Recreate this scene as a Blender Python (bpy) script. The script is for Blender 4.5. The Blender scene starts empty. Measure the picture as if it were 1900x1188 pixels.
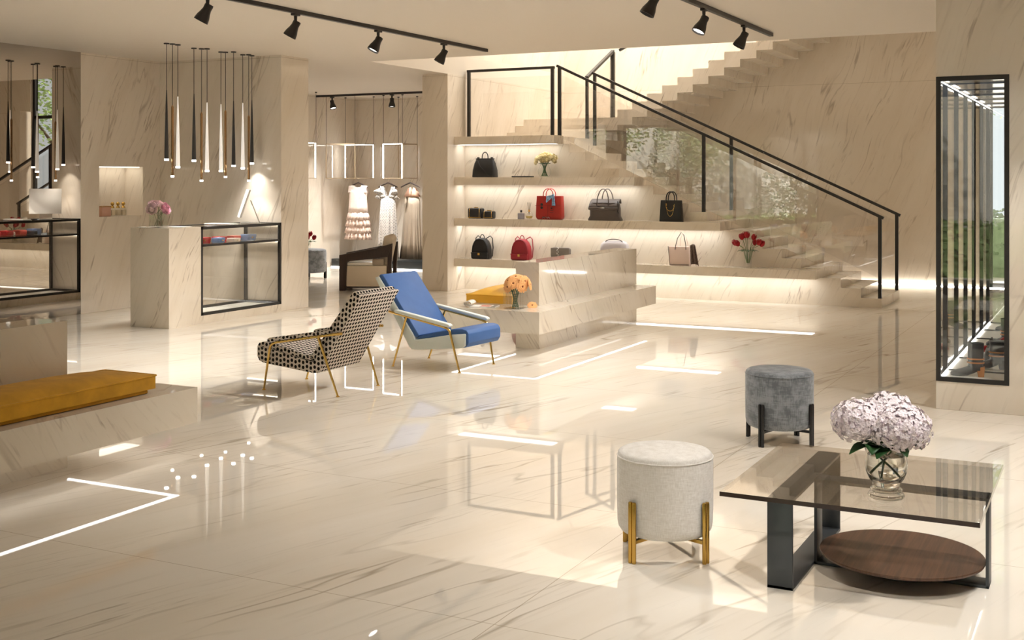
import bpy, bmesh, math, random
from mathutils import Vector, Matrix, Euler
R = math.radians
PI = math.pi
random.seed(7)
S = bpy.context.scene
COL = S.collection

# ------------------------------------------------------------------ camera, world, exposure
FPX = 2217.0
cam_d = bpy.data.cameras.new('camera')
cam_d.sensor_fit = 'HORIZONTAL'
cam_d.sensor_width = 36.0
cam_d.lens = FPX / 1900.0 * 36.0
cam_d.shift_y = -(594.0 - 333.0) / 1900.0
cam_d.clip_start = 0.05
cam_d.clip_end = 200
cam = bpy.data.objects.new('camera', cam_d)
cam.location = (0, 0, 1.6)
cam.rotation_euler = (R(90), 0, R(26.9))
COL.objects.link(cam)
S.camera = cam
S.view_settings.view_transform = 'Standard'
S.view_settings.look = 'None'
S.view_settings.gamma = 1.0
S.view_settings.use_curve_mapping = False
S.view_settings.exposure = 0.75
S.cycles.transparent_max_bounces = 24
S.cycles.max_bounces = 14
S.cycles.diffuse_bounces = 5
S.cycles.sample_clamp_indirect = 6.0
S.cycles.caustics_reflective = False
S.cycles.caustics_refractive = False

sun_d = bpy.data.lights.new('sun', 'SUN')
sun_d.energy = 9.0
sun_d.color = (1.0, 0.96, 0.9)
sun_d.angle = R(1.5)
sun = bpy.data.objects.new('sun', sun_d)
sun.rotation_euler = Vector((0.35, -0.62, -0.85)).to_track_quat('-Z', 'Y').to_euler()
COL.objects.link(sun)

world = bpy.data.worlds.new('world')
S.world = world
world.use_nodes = True
bg = world.node_tree.nodes['Background']
bg.inputs['Color'].default_value = (0.86, 0.93, 1.0, 1)
bg.inputs['Strength'].default_value = 0.64

# ------------------------------------------------------------------ light settings
WARM = (1.0, 0.965, 0.91)
SPOT_W = 125.0        # each track spotlight
DOWN_W = 88.0         # each track spotlight of the tracks nearer the entrance
LED_STR = 3.0        # shelf and bench strips
SKYL = 6.5            # luminous ceiling above the stair
PEND_W = 8.0

# ------------------------------------------------------------------ materials
def lin(h):
    h = h.lstrip('#')
    o = []
    for i in (0, 2, 4):
        c = int(h[i:i+2], 16) / 255.0
        o.append(c / 12.92 if c <= 0.04045 else ((c + 0.055) / 1.055) ** 2.4)
    return (o[0], o[1], o[2], 1.0)

def newmat(name):
    m = bpy.data.materials.new(name)
    m.use_nodes = True
    nt = m.node_tree
    return m, nt, nt.nodes['Principled BSDF']

def N(nt, t, **kw):
    n = nt.nodes.new(t)
    for k, v in kw.items():
        setattr(n, k, v)
    return n

def math_n(nt, op, a, b=None, c=None, clamp=False):
    n = nt.nodes.new('ShaderNodeMath')
    n.operation = op
    n.use_clamp = clamp
    for i, x in enumerate((a, b, c)):
        if x is None:
            continue
        if isinstance(x, (int, float)):
            n.inputs[i].default_value = x
        else:
            nt.links.new(x, n.inputs[i])
    return n.outputs[0]

def maprange(nt, v, a, b, c, d):
    n = nt.nodes.new('ShaderNodeMapRange')
    nt.links.new(v, n.inputs[0])
    for i, x in enumerate((a, b, c, d)):
        n.inputs[i + 1].default_value = x
    return n.outputs[0]

def mixc(nt, fac, a, b):
    n = nt.nodes.new('ShaderNodeMix')
    n.data_type = 'RGBA'
    if isinstance(fac, (int, float)):
        n.inputs[0].default_value = fac
    else:
        nt.links.new(fac, n.inputs[0])
    for idx, x in ((6, a), (7, b)):
        if isinstance(x, tuple):
            n.inputs[idx].default_value = x
        else:
            nt.links.new(x, n.inputs[idx])
    return n.outputs[2]

def noise(nt, vec, scale, detail=3.0, rough=0.55, dist=0.0):
    n = nt.nodes.new('ShaderNodeTexNoise')
    n.inputs['Scale'].default_value = scale
    n.inputs['Detail'].default_value = detail
    n.inputs['Roughness'].default_value = rough
    n.inputs['Distortion'].default_value = dist
    if vec is not None:
        nt.links.new(vec, n.inputs['Vector'])
    return n.outputs['Fac']

def plain(name, hexc, rough=0.5, metal=0.0, spec=0.5, bump=0.0, bscale=200.0, var=0.0, vscale=8.0, sheen=0.0):
    m, nt, p = newmat(name)
    c = lin(hexc)
    p.inputs['Base Color'].default_value = c
    p.inputs['Roughness'].default_value = rough
    p.inputs['Metallic'].default_value = metal
    p.inputs['Specular IOR Level'].default_value = spec
    if sheen:
        p.inputs['Sheen Weight'].default_value = sheen
    tc = N(nt, 'ShaderNodeTexCoord')
    if var:
        f = noise(nt, tc.outputs['Object'], vscale, 4)
        d = tuple(x * (1 - var) for x in c[:3]) + (1,)
        l = tuple(min(1, x * (1 + var)) for x in c[:3]) + (1,)
        nt.links.new(mixc(nt, maprange(nt, f, 0.3, 0.7, 0, 1), d, l), p.inputs['Base Color'])
    if bump:
        b = N(nt, 'ShaderNodeBump')
        b.inputs['Strength'].default_value = bump
        b.inputs['Distance'].default_value = 0.002
        nt.links.new(noise(nt, tc.outputs['Object'], bscale, 2), b.inputs['Height'])
        nt.links.new(b.outputs[0], p.inputs['Normal'])
    return m

def marble(name, d, base='#E9DCC3', tint='#D9C7A8', vein='#7A5A3C', rough=0.04, amount=1.0, scale=1.0, seed=0.0, spec=0.5, joints=None, warp=0.22):
    """cream marble; veins run along direction d"""
    m, nt, p = newmat(name)
    tc = N(nt, 'ShaderNodeTexCoord')
    P = tc.outputs['Object']
    if isinstance(d, (int, float)):
        # upright slabs: streaks lean d degrees off the vertical on every face that follows the room axes
        ca, sa = math.cos(R(d)), math.sin(R(d))
        e1 = Vector((ca, ca, -sa)); e2 = Vector((0.16, -0.16, 0.0))
        d = Vector((sa, sa, ca))
    else:
        d = Vector(d).normalized()
        up = Vector((0, 0, 1)) if abs(d.z) < 0.9 else Vector((1, 0, 0))
        e1 = d.cross(up).normalized()
        e2 = d.cross(e1).normalized()
    # gentle warp so that the streaks wander
    wn = nt.nodes.new('ShaderNodeTexNoise')
    wn.inputs['Scale'].default_value = 0.9 * scale
    wn.inputs['Detail'].default_value = 1
    nt.links.new(P, wn.inputs['Vector'])
    vs = N(nt, 'ShaderNodeVectorMath', operation='SUBTRACT')
    nt.links.new(wn.outputs['Color'], vs.inputs[0])
    vs.inputs[1].default_value = (0.5, 0.5, 0.5)
    vm = N(nt, 'ShaderNodeVectorMath', operation='MULTIPLY_ADD')
    nt.links.new(vs.outputs[0], vm.inputs[0])
    vm.inputs[1].default_value = (warp / scale,) * 3
    nt.links.new(P, vm.inputs[2])
    W = vm.outputs[0]
    def dot(v):
        n = N(nt, 'ShaderNodeVectorMath', operation='DOT_PRODUCT')
        nt.links.new(W, n.inputs[0])
        n.inputs[1].default_value = tuple(v)
        return n.outputs['Value']
    a, b, c = dot(d), dot(e1), dot(e2)
    def vec(sa, sb, off):
        n = N(nt, 'ShaderNodeCombineXYZ')
        nt.links.new(math_n(nt, 'MULTIPLY_ADD', a, sa * scale, off + seed), n.inputs[0])
        nt.links.new(math_n(nt, 'MULTIPLY', b, sb * scale), n.inputs[1])
        nt.links.new(math_n(nt, 'MULTIPLY', c, sb * scale), n.inputs[2])
        return n.outputs[0]
    # long soft bands
    band = noise(nt, vec(0.30, 2.2, 3.1), 1.0, 4, 0.6)
    col = mixc(nt, maprange(nt, band, 0.42, 0.72, 0, 0.75), lin(base), lin(tint))
    # thin wandering veins
    n1 = noise(nt, vec(0.30, 2.4, 11.7), 1.0, 3.2, 0.55)
    r1 = math_n(nt, 'ABSOLUTE', math_n(nt, 'SUBTRACT', n1, 0.5))
    l1 = maprange(nt, r1, 0.0, 0.014, 0.9, 0)
    mk = noise(nt, vec(0.75, 1.5, 27.0), 1.0, 2)
    l1 = math_n(nt, 'MULTIPLY', l1, maprange(nt, mk, 0.50, 0.66, 0, 0.85))
    # short dark dashes grouped along the streak direction
    n2 = noise(nt, vec(2.0, 27.0, 51.0), 1.0, 3, 0.55)
    mk2 = noise(nt, vec(0.6, 2.3, 71.0), 1.0, 3)
    l2 = math_n(nt, 'MULTIPLY', maprange(nt, n2, 0.57, 0.70, 0, 1), maprange(nt, mk2, 0.50, 0.66, 0, 0.8))
    # fine faint hairlines
    n3 = noise(nt, vec(0.8, 30.0, 91.0), 1.0, 2, 0.5)
    l3 = maprange(nt, n3, 0.60, 0.75, 0, 0.16)
    v = math_n(nt, 'MAXIMUM', math_n(nt, 'MAXIMUM', l1, l2), l3)
    v = math_n(nt, 'MULTIPLY', v, amount, clamp=True)
    col = mixc(nt, v, col, lin(vein))
    if joints:
        # thin slab joints: list of (axis, period, offset)
        sx = N(nt, 'ShaderNodeSeparateXYZ')
        nt.links.new(P, sx.inputs[0])
        g = None
        for ax, per, off in joints:
            q = math_n(nt, 'DIVIDE', math_n(nt, 'SUBTRACT', sx.outputs[ax], off), per)
            fr = math_n(nt, 'FRACT', math_n(nt, 'ADD', q, 0.5))
            dd = math_n(nt, 'MULTIPLY', math_n(nt, 'ABSOLUTE', math_n(nt, 'SUBTRACT', fr, 0.5)), per)
            gl = math_n(nt, 'LESS_THAN', dd, 0.0022)
            g = gl if g is None else math_n(nt, 'MAXIMUM', g, gl)
        col = mixc(nt, math_n(nt, 'MULTIPLY', g, 0.5), col, lin('#8A7350'))
    nt.links.new(col, p.inputs['Base Color'])
    p.inputs['Roughness'].default_value = rough
    p.inputs['Specular IOR Level'].default_value = spec
    return m

def emit(name, col, strength):
    m = bpy.data.materials.new(name)
    m.use_nodes = True
    nt = m.node_tree
    nt.nodes.clear()
    o = N(nt, 'ShaderNodeOutputMaterial')
    e = N(nt, 'ShaderNodeEmission')
    e.inputs[0].default_value = tuple(col) + (1,)
    e.inputs[1].default_value = strength
    nt.links.new(e.outputs[0], o.inputs[0])
    return m

def thin_glass(name, tint=(1, 1, 1), boost=1.0, rough=0.0, ior=1.5):
    """single sheet of clear glass: tinted see-through plus Fresnel reflection"""
    m = bpy.data.materials.new(name)
    m.use_nodes = True
    nt = m.node_tree
    nt.nodes.clear()
    o = N(nt, 'ShaderNodeOutputMaterial')
    t = N(nt, 'ShaderNodeBsdfTransparent')
    t.inputs[0].default_value = tuple(tint) + (1,)
    g = N(nt, 'ShaderNodeBsdfGlossy')
    g.inputs['Roughness'].default_value = rough
    ge = N(nt, 'ShaderNodeNewGeometry')
    dp = N(nt, 'ShaderNodeVectorMath', operation='DOT_PRODUCT')
    nt.links.new(ge.outputs['Normal'], dp.inputs[0])
    nt.links.new(ge.outputs['Incoming'], dp.inputs[1])
    k = math_n(nt, 'POWER', math_n(nt, 'SUBTRACT', 1.0, math_n(nt, 'ABSOLUTE', dp.outputs['Value']), clamp=True), 5.0)
    f0 = ((ior - 1) / (ior + 1)) ** 2
    f = math_n(nt, 'MULTIPLY_ADD', k, 1 - f0, f0)
    x = N(nt, 'ShaderNodeMixShader')
    nt.links.new(math_n(nt, 'MULTIPLY', f, boost, clamp=True), x.inputs[0])
    nt.links.new(t.outputs[0], x.inputs[1])
    nt.links.new(g.outputs[0], x.inputs[2])
    nt.links.new(x.outputs[0], o.inputs[0])
    return m

def true_glass(name, tint=(1, 1, 1), ior=1.45):
    m, nt, p = newmat(name)
    p.inputs['Base Color'].default_value = tuple(tint) + (1,)
    p.inputs['Roughness'].default_value = 0.0
    p.inputs['IOR'].default_value = ior
    p.inputs['Transmission Weight'].default_value = 1.0
    return m

def dotted(name):
    m, nt, p = newmat(name)
    tc = N(nt, 'ShaderNodeTexCoord')
    sx = N(nt, 'ShaderNodeSeparateXYZ')
    nt.links.new(tc.outputs['UV'], sx.inputs[0])
    rows = math_n(nt, 'DIVIDE', sx.outputs[1], 0.035)
    row = math_n(nt, 'FLOOR', rows)
    u = math_n(nt, 'ADD', math_n(nt, 'DIVIDE', sx.outputs[0], 0.037), math_n(nt, 'MULTIPLY', math_n(nt, 'FLOORED_MODULO', row, 2.0), 0.25))
    fu = math_n(nt, 'SUBTRACT', math_n(nt, 'FRACT', u), 0.5)
    fv = math_n(nt, 'SUBTRACT', math_n(nt, 'FRACT', rows), 0.5)
    rr = math_n(nt, 'ADD', math_n(nt, 'POWER', math_n(nt, 'DIVIDE', fu, 0.36), 2.0), math_n(nt, 'POWER', math_n(nt, 'DIVIDE', fv, 0.35), 2.0))
    k = maprange(nt, rr, 0.9, 1.1, 1, 0)
    nt.links.new(mixc(nt, k, lin('#D6CBC0'), lin('#1B1410')), p.inputs['Base Color'])
    p.inputs['Roughness'].default_value = 0.85
    p.inputs['Specular IOR Level'].default_value = 0.2
    return m

def woodmat(name, c1='#3A2519', c2='#5C4030', axis=(0.06, 1.0), rough=0.42):
    m, nt, p = newmat(name)
    tc = N(nt, 'ShaderNodeTexCoord')
    mp = N(nt, 'ShaderNodeMapping')
    mp.inputs['Scale'].default_value = (55.0, 2.2, 8.0)
    mp.inputs['Rotation'].default_value = (0, 0, math.atan2(axis[0], axis[1]))
    nt.links.new(tc.outputs['Object'], mp.inputs[0])
    f = noise(nt, mp.outputs[0], 1.0, 5, 0.65, 0.3)
    nt.links.new(mixc(nt, maprange(nt, f, 0.3, 0.7, 0, 1), lin(c1), lin(c2)), p.inputs['Base Color'])
    p.inputs['Roughness'].default_value = rough
    return m

def weave(name, hexa, hexb, scale=260.0, rough=0.9, sheen=0.2, cloud=0.0):
    m, nt, p = newmat(name)
    tc = N(nt, 'ShaderNodeTexCoord')
    mp = N(nt, 'ShaderNodeMapping')
    mp.inputs['Scale'].default_value = (scale, scale, scale * 0.18)
    nt.links.new(tc.outputs['Object'], mp.inputs[0])
    f1 = noise(nt, mp.outputs[0], 1.0, 2)
    mp2 = N(nt, 'ShaderNodeMapping')
    mp2.inputs['Scale'].default_value = (scale * 0.12, scale * 0.12, scale)
    nt.links.new(tc.outputs['Object'], mp2.inputs[0])
    f2 = noise(nt, mp2.outputs[0], 1.0, 2)
    f = math_n(nt, 'MULTIPLY', math_n(nt, 'ADD', f1, f2), 0.5)
    if cloud:
        f = math_n(nt, 'ADD', f, math_n(nt, 'MULTIPLY', math_n(nt, 'SUBTRACT', noise(nt, tc.outputs['Object'], 14.0, 4), 0.5), cloud))
    nt.links.new(mixc(nt, maprange(nt, f, 0.35, 0.65, 0, 1), lin(hexa), lin(hexb)), p.inputs['Base Color'])
    p.inputs['Roughness'].default_value = rough
    p.inputs['Specular IOR Level'].default_value = 0.2
    p.inputs['Sheen Weight'].default_value = sheen
    b = N(nt, 'ShaderNodeBump')
    b.inputs['Strength'].default_value = 0.25
    b.inputs['Distance'].default_value = 0.001
    nt.links.new(f, b.inputs['Height'])
    nt.links.new(b.outputs[0], p.inputs['Normal'])
    return m

WALL_D = 22.0
M = {}
M['floor'] = marble('floor_marble', (0.29, 0.957, 0.0), base='#E7DFD3', tint='#DCD1C0', vein='#7F6A4A', rough=0.015, amount=0.75,
                    joints=[(1, 1.54, 3.80), (0, 3.08, -2.0)], spec=0.6, warp=0.10)
M['wall'] = marble('wall_marble', WALL_D, base='#E5DBCD', tint='#D9CCBA', vein='#7A6147', rough=0.07, amount=0.7, scale=1.15, seed=5.0, joints=[(2, 3.085, 0.0)])
M['stone'] = marble('stone_marble', 26.0, base='#E2D8C9', tint='#D7CAB7', vein='#75593F', rough=0.06, amount=0.8, scale=1.5, seed=19.0)
M['slab'] = marble('slab_marble', -38.0, base='#DFD5C6', tint='#D3C6B3', vein='#75593F', rough=0.05, amount=0.85, scale=1.3, seed=33.0)
M['ceiling'] = plain('ceiling_paint', '#DED5C8', 0.55, spec=0.35)
M['black'] = plain('black_metal', '#262321', 0.42, 0.0, spec=0.45)
M['gunmetal'] = plain('gunmetal', '#4C5054', 0.42, 0.6)
M['brass'] = plain('brass', '#E3BC6C', 0.24, 1.0)
M['gold'] = plain('polished_gold', '#CDA757', 0.18, 1.0)
M['copper'] = plain('copper', '#B28D66', 0.25, 1.0)
M['chrome'] = plain('chrome', '#D9D9D9', 0.12, 1.0)
M['white'] = plain('white_lacquer', '#F1EEE8', 0.35)
M['led'] = emit('led_warm', (1.0, 0.96, 0.90), LED_STR)
M['led_soft'] = emit('led_frame', (1.0, 0.96, 0.90), 9.0)
M['lens'] = emit('lamp_lens', (1.0, 0.95, 0.88), 4.5)
M['pend_lens'] = emit('pendant_lens', (1.0, 0.95, 0.86), 6.0)
M['skylight'] = emit('skylight', (1.0, 0.95, 0.87), SKYL)
M['pane'] = thin_glass('window_pane', (0.97, 0.98, 0.97), 1.0)
M['rail_glass'] = thin_glass('railing_glass', (0.99, 0.985, 0.98), 2.0)
M['case_glass'] = thin_glass('case_glass', (0.98, 0.98, 0.97), 1.0)
M['table_glass'] = thin_glass('bronze_glass', (0.93, 0.905, 0.87), 1.1)
M['table_edge_reflection'] = plain('glass_edge_reflection', '#33241C', 0.12)  # dark internal reflection of the glass, painted as colour on the front edge only
M['vase_glass'] = true_glass('vase_glass', (0.99, 1.0, 0.99), 1.38)
M['water'] = true_glass('water', (0.97, 0.98, 0.96), 1.33)
M['clear'] = thin_glass('thin_clear', (0.98, 0.985, 0.975), 1.5)
M['mirror'] = plain('mirror', '#BDB6AE', 0.0, 1.0)

# ------------------------------------------------------------------ mesh building
class B:
    def __init__(self):
        self.v = []; self.f = []; self.mi = []; self.uv = []
    def face(self, pts, mi=0, uv=None):
        i = len(self.v)
        self.v += [tuple(p) for p in pts]
        self.f.append(tuple(range(i, i + len(pts))))
        self.mi.append(mi)
        self.uv.append(uv)
    def raw(self, verts, faces, mi=0, uvs=None):
        i = len(self.v)
        self.v += [tuple(p) for p in verts]
        for k, f in enumerate(faces):
            self.f.append(tuple(i + q for q in f))
            self.mi.append(mi if isinstance(mi, int) else mi[k])
            self.uv.append(uvs[k] if uvs else None)
        return self
    def box(self, x0, y0, z0, x1, y1, z1, mi=0):
        x0, x1 = min(x0, x1), max(x0, x1); y0, y1 = min(y0, y1), max(y0, y1); z0, z1 = min(z0, z1), max(z0, z1)
        v = [(x0, y0, z0), (x1, y0, z0), (x1, y1, z0), (x0, y1, z0), (x0, y0, z1), (x1, y0, z1), (x1, y1, z1), (x0, y1, z1)]
        f = [(0, 3, 2, 1), (4, 5, 6, 7), (0, 1, 5, 4), (1, 2, 6, 5), (2, 3, 7, 6), (3, 0, 4, 7)]
        return self.raw(v, f, mi)
    def bar(self, p, q, w, h=None, mi=0, up=(0, 0, 1)):
        """square bar from p to q"""
        h = h or w
        p, q = Vector(p), Vector(q)
        d = (q - p).normalized()
        u = Vector(up)
        if abs(d.dot(u)) > 0.98:
            u = Vector((0, 1, 0))
        s = d.cross(u).normalized()
        t = s.cross(d).normalized()
        a = [s * (-w / 2) + t * (-h / 2), s * (w / 2) + t * (-h / 2), s * (w / 2) + t * (h / 2), s * (-w / 2) + t * (h / 2)]
        v = [p + o for o in a] + [q + o for o in a]
        f = [(3, 2, 1, 0), (4, 5, 6, 7), (0, 1, 5, 4), (1, 2, 6, 5), (2, 3, 7, 6), (3, 0, 4, 7)]
        return self.raw(v, f, mi)
    def tube(self, pts, r, n=10, mi=0, closed=False, cap=True):
        pts = [Vector(p) for p in pts]
        L = len(pts)
        rr = r if isinstance(r, (list, tuple)) else [r] * L
        verts = []
        prev = None
        for i, p in enumerate(pts):
            if closed:
                d = pts[(i + 1) % L] - pts[i - 1]
            else:
                d = pts[min(i + 1, L - 1)] - pts[max(i - 1, 0)]
            d.normalize()
            if prev is None:
                u = Vector((0, 0, 1)) if abs(d.z) < 0.9 else Vector((0, 1, 0))
                s = d.cross(u).normalized()
            else:
                s = (prev - d * prev.dot(d)).normalized()
            prev = s
            t = d.cross(s)
            for k in range(n):
                a = 2 * PI * k / n
                verts.append(p + (s * math.cos(a) + t * math.sin(a)) * rr[i])
        f = []
        for i in range(L if closed else L - 1):
            j = (i + 1) % L
            for k in range(n):
                k2 = (k + 1) % n
                f.append((i * n + k, i * n + k2, j * n + k2, j * n + k))
        if cap and not closed:
            f.append(tuple(range(n - 1, -1, -1)))
            f.append(tuple((L - 1) * n + k for k in range(n)))
        return self.raw(verts, f, mi)
    def cyl(self, p, q, r0, r1=None, n=16, mi=0):
        return self.tube([p, q], [r0, r0 if r1 is None else r1], n, mi)
    def lathe(self, prof, c=(0, 0, 0), n=24, mi=0, rot=None, capb=True, capt=True, squash=(1, 1)):
        verts = []
        for r, z in prof:
            for k in range(n):
                a = 2 * PI * k / n
                v = Vector((r * math.cos(a) * squash[0], r * math.sin(a) * squash[1], z))
                if rot is not None:
                    v = rot @ v
                verts.append(v + Vector(c))
        f = []
        L = len(prof)
        for i in range(L - 1):
            for k in range(n):
                k2 = (k + 1) % n
                f.append((i * n + k, i * n + k2, (i + 1) * n + k2, (i + 1) * n + k))
        if capb and prof[0][0] > 1e-6:
            f.append(tuple(range(n - 1, -1, -1)))
        if capt and prof[-1][0] > 1e-6:
            f.append(tuple((L - 1) * n + k for k in range(n)))
        return self.raw(verts, f, mi)
    def ball(self, c, r, n=12, m=8, mi=0, rot=None):
        rx, ry, rz = r if isinstance(r, (tuple, list)) else (r, r, r)
        verts, f = [], []
        for i in range(m + 1):
            t = PI * i / m
            for k in range(n):
                a = 2 * PI * k / n
                v = Vector((rx * math.sin(t) * math.cos(a), ry * math.sin(t) * math.sin(a), -rz * math.cos(t)))
                if rot is not None:
                    v = rot @ v
                verts.append(v + Vector(c))
        for i in range(m):
            for k in range(n):
                k2 = (k + 1) % n
                f.append((i * n + k, i * n + k2, (i + 1) * n + k2, (i + 1) * n + k))
        return self.raw(verts, f, mi)
    def extrude(self, poly, a, b, axis='y', mi=0):
        """polygon (2D) extruded along an axis: 'y' takes (x,z), 'x' takes (y,z), 'z' takes (x,y)"""
        def P(p, t):
            return {'y': (p[0], t, p[1]), 'x': (t, p[0], p[1]), 'z': (p[0], p[1], t)}[axis]
        n = len(poly)
        v = [P(p, a) for p in poly] + [P(p, b) for p in poly]
        f = [tuple(range(n)), tuple(range(2 * n - 1, n - 1, -1))]
        for k in range(n):
            k2 = (k + 1) % n
            f.append((k, n + k, n + k2, k2))
        return self.raw(v, f, mi)
    def sheet(self, fn, nu, nv, mi=0, wrap=False):
        verts = [fn(u / nu, v / nv) for v in range(nv + 1) for u in range(nu + 1)]
        f = []
        for v in range(nv):
            for u in range(nu):
                a = v * (nu + 1) + u
                f.append((a, a + 1, a + nu + 2, a + nu + 1))
        return self.raw(verts, f, mi)
    def build(self, name, mats, parent=None, smooth=True, bevel=0.0, seg=2, weld=True, solid=0.0, angle=38):
        me = bpy.data.meshes.new(name)
        me.from_pydata(self.v, [], self.f)
        mats = mats if isinstance(mats, (list, tuple)) else [mats]
        for m in mats:
            me.materials.append(M[m] if isinstance(m, str) else m)
        for p, i in zip(me.polygons, self.mi):
            p.material_index = i
        if any(u is not None for u in self.uv):
            ul = me.uv_layers.new(name='uv')
            for p, u in zip(me.polygons, self.uv):
                if u is None:
                    continue
                for k, li in enumerate(p.loop_indices):
                    ul.data[li].uv = u[k]
        bm = bmesh.new()
        bm.from_mesh(me)
        if weld:
            bmesh.ops.remove_doubles(bm, verts=bm.verts, dist=1e-5)
        bmesh.ops.recalc_face_normals(bm, faces=bm.faces)
        if bevel:
            ed = [e for e in bm.edges if len(e.link_faces) == 2 and e.calc_face_angle(0) > R(32)]
            bmesh.ops.bevel(bm, geom=ed, offset=bevel, segments=seg, affect='EDGES', profile=0.5, clamp_overlap=True)
        bm.to_mesh(me)
        bm.free()
        if smooth:
            me.polygons.foreach_set('use_smooth', [True] * len(me.polygons))
            me.set_sharp_from_angle(angle=R(angle))
        me.update()
        o = bpy.data.objects.new(name, me)
        COL.objects.link(o)
        if parent is not None:
            o.parent = parent
        if solid:
            md = o.modifiers.new('solid', 'SOLIDIFY')
            md.thickness = solid
        return o

def tag(o, label, cat, group=None, kind=None):
    o['label'] = label
    o['category'] = cat
    if group:
        o['group'] = group
    if kind:
        o['kind'] = kind
    return o

def thing(name, label, cat, loc=(0, 0, 0), rz=0.0, group=None):
    o = bpy.data.objects.new(name, None)
    o.empty_display_size = 0.05
    COL.objects.link(o)
    o.location = loc
    o.rotation_euler = (0, 0, R(rz))
    return tag(o, label, cat, group)

def struct(name, b, mat, **kw):
    o = b.build(name, mat, **kw)
    o['kind'] = 'structure'
    return o

def dup(root, loc=None, rz=None, label=None, group=None):
    r = root.copy(); COL.objects.link(r)
    if loc is not None: r.location = loc
    if rz is not None: r.rotation_euler = (0, 0, R(rz))
    if label: r['label'] = label
    if group: r['group'] = group
    for ch in list(root.children):
        c = ch.copy(); COL.objects.link(c); c.parent = r
        for g in list(ch.children):
            d = g.copy(); COL.objects.link(d); d.parent = c
    return r

def spot_lamp(name, parent, loc, direction, watts, size=75, blend=0.7, radius=0.04, color=WARM):
    l = bpy.data.lights.new(name, 'SPOT')
    l.energy = watts
    l.color = color
    l.spot_size = R(size)
    l.spot_blend = blend
    l.shadow_soft_size = radius
    o = bpy.data.objects.new(name, l)
    COL.objects.link(o)
    o.location = loc
    o.rotation_euler = Vector(direction).to_track_quat('-Z', 'Y').to_euler()
    if parent is not None:
        o.parent = parent
    return o

# ------------------------------------------------------------------ the setting
CE = 3.11          # ceiling height
YB = 18.83         # back wall
struct('floor', B().box(-16, -0.6, -0.2, 4, YB + 0.1, 0), 'floor', smooth=False)
c = B()
c.box(-16, -0.6, CE, -8.54, YB, CE + 0.3)
c.box(-8.54, -0.6, CE, 4, 12.83, CE + 0.3)

struct('ceiling', c, 'ceiling', smooth=False)
UZ = 6.4
struct('ceiling_stair', B().box(-8.6, 12.7, UZ, 4, YB + 0.2, UZ + 0.1), 'ceiling', smooth=False)
u = B()
u.box(-8.74, 12.83, CE + 0.3, -8.54, YB, UZ)                     # side of the stair void
struct('wall_stair_left', u, 'wall', smooth=False)
struct('wall_stair_front', B().box(-8.54, 12.63, CE + 0.3, 4, 12.83, UZ), 'wall', smooth=False)
w = B()
w.box(-13.2, YB, 0, -1.72, YB + 0.2, UZ)
w.box(-0.42, YB, 0, 4, YB + 0.2, UZ)
w.box(-1.72, YB, 4.6, -0.42, YB + 0.2, UZ)
struct('wall_back', w, 'wall', smooth=False)
struct('wall_pillar', B().box(-8.96, 14.80, 0, -8.54, YB, CE), 'wall', smooth=False)
struct('wall_dressing', B().box(-13.2, 12.2, 0, -12.84, YB, CE), 'wall', smooth=False)
struct('wall_nook', B().box(-13.2, 11.653, 0, -9.05, 12.2, CE), 'wall', smooth=False)
# side wall of the nook with a lit recess
n = B()
NX = -10.986
n.box(NX - 0.36, 10.337, 0, NX, 11.653, 1.147)
n.box(NX - 0.36, 10.337, 1.757, NX, 11.653, CE)
n.box(NX - 0.36, 10.337, 1.147, NX, 10.624, 1.757)
n.box(NX - 0.36, 11.349, 1.147, NX, 11.653, 1.757)
n.box(NX - 0.36, 10.624, 1.147, NX - 0.3, 11.349, 1.757)
struct('wall_niche', n, 'wall', smooth=False)
o = B().box(NX - 0.27, 10.66, 1.748, NX - 0.02, 11.31, 1.7569).build('trim_niche_light', emit('niche_led', (1.0, 0.9, 0.74), 1.6), smooth=False)
o['kind'] = 'structure'
# mirror clad wall on the left
struct('wall_left', B().box(NX - 0.36, 4.0, 0, NX - 0.01, 10.337, CE), 'wall', smooth=False)
tag(B().box(NX - 0.01, 4.0, 0.0, NX, 10.336, CE).build('wall_mirror', 'mirror', smooth=False),
    'full height mirror covering the left wall beside the lit recess', 'mirror')
struct('wall_left_front', B().box(-13.4, -0.6, 0, -13.2, 4.0, CE).box(-13.4, 4.0, 0, NX - 0.36, 4.2, CE), 'wall', smooth=False)
# block on the right that holds the shoe showcase
VX0, VX1, VY0, VY1, VZ0, VZ1 = -1.133, -0.66, 8.77, 12.35, 0.195, 2.316
r = B()
r.box(VX0, VY0, 0, 4, VY1, VZ0)
r.box(VX0, VY0, VZ1, 4, VY1, CE)
r.box(VX1, VY0, VZ0, 4, VY1, VZ1)
struct('wall_right', r, 'wall', smooth=False)
struct('wall_right_front', B().box(4, -0.6, 0, 4.2, YB + 0.2, UZ), 'wall', smooth=False)
struct('wall_pier', B().box(-1.16, 17.9, 0, -0.84, 18.2, 3.05), 'wall', smooth=False)
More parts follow.
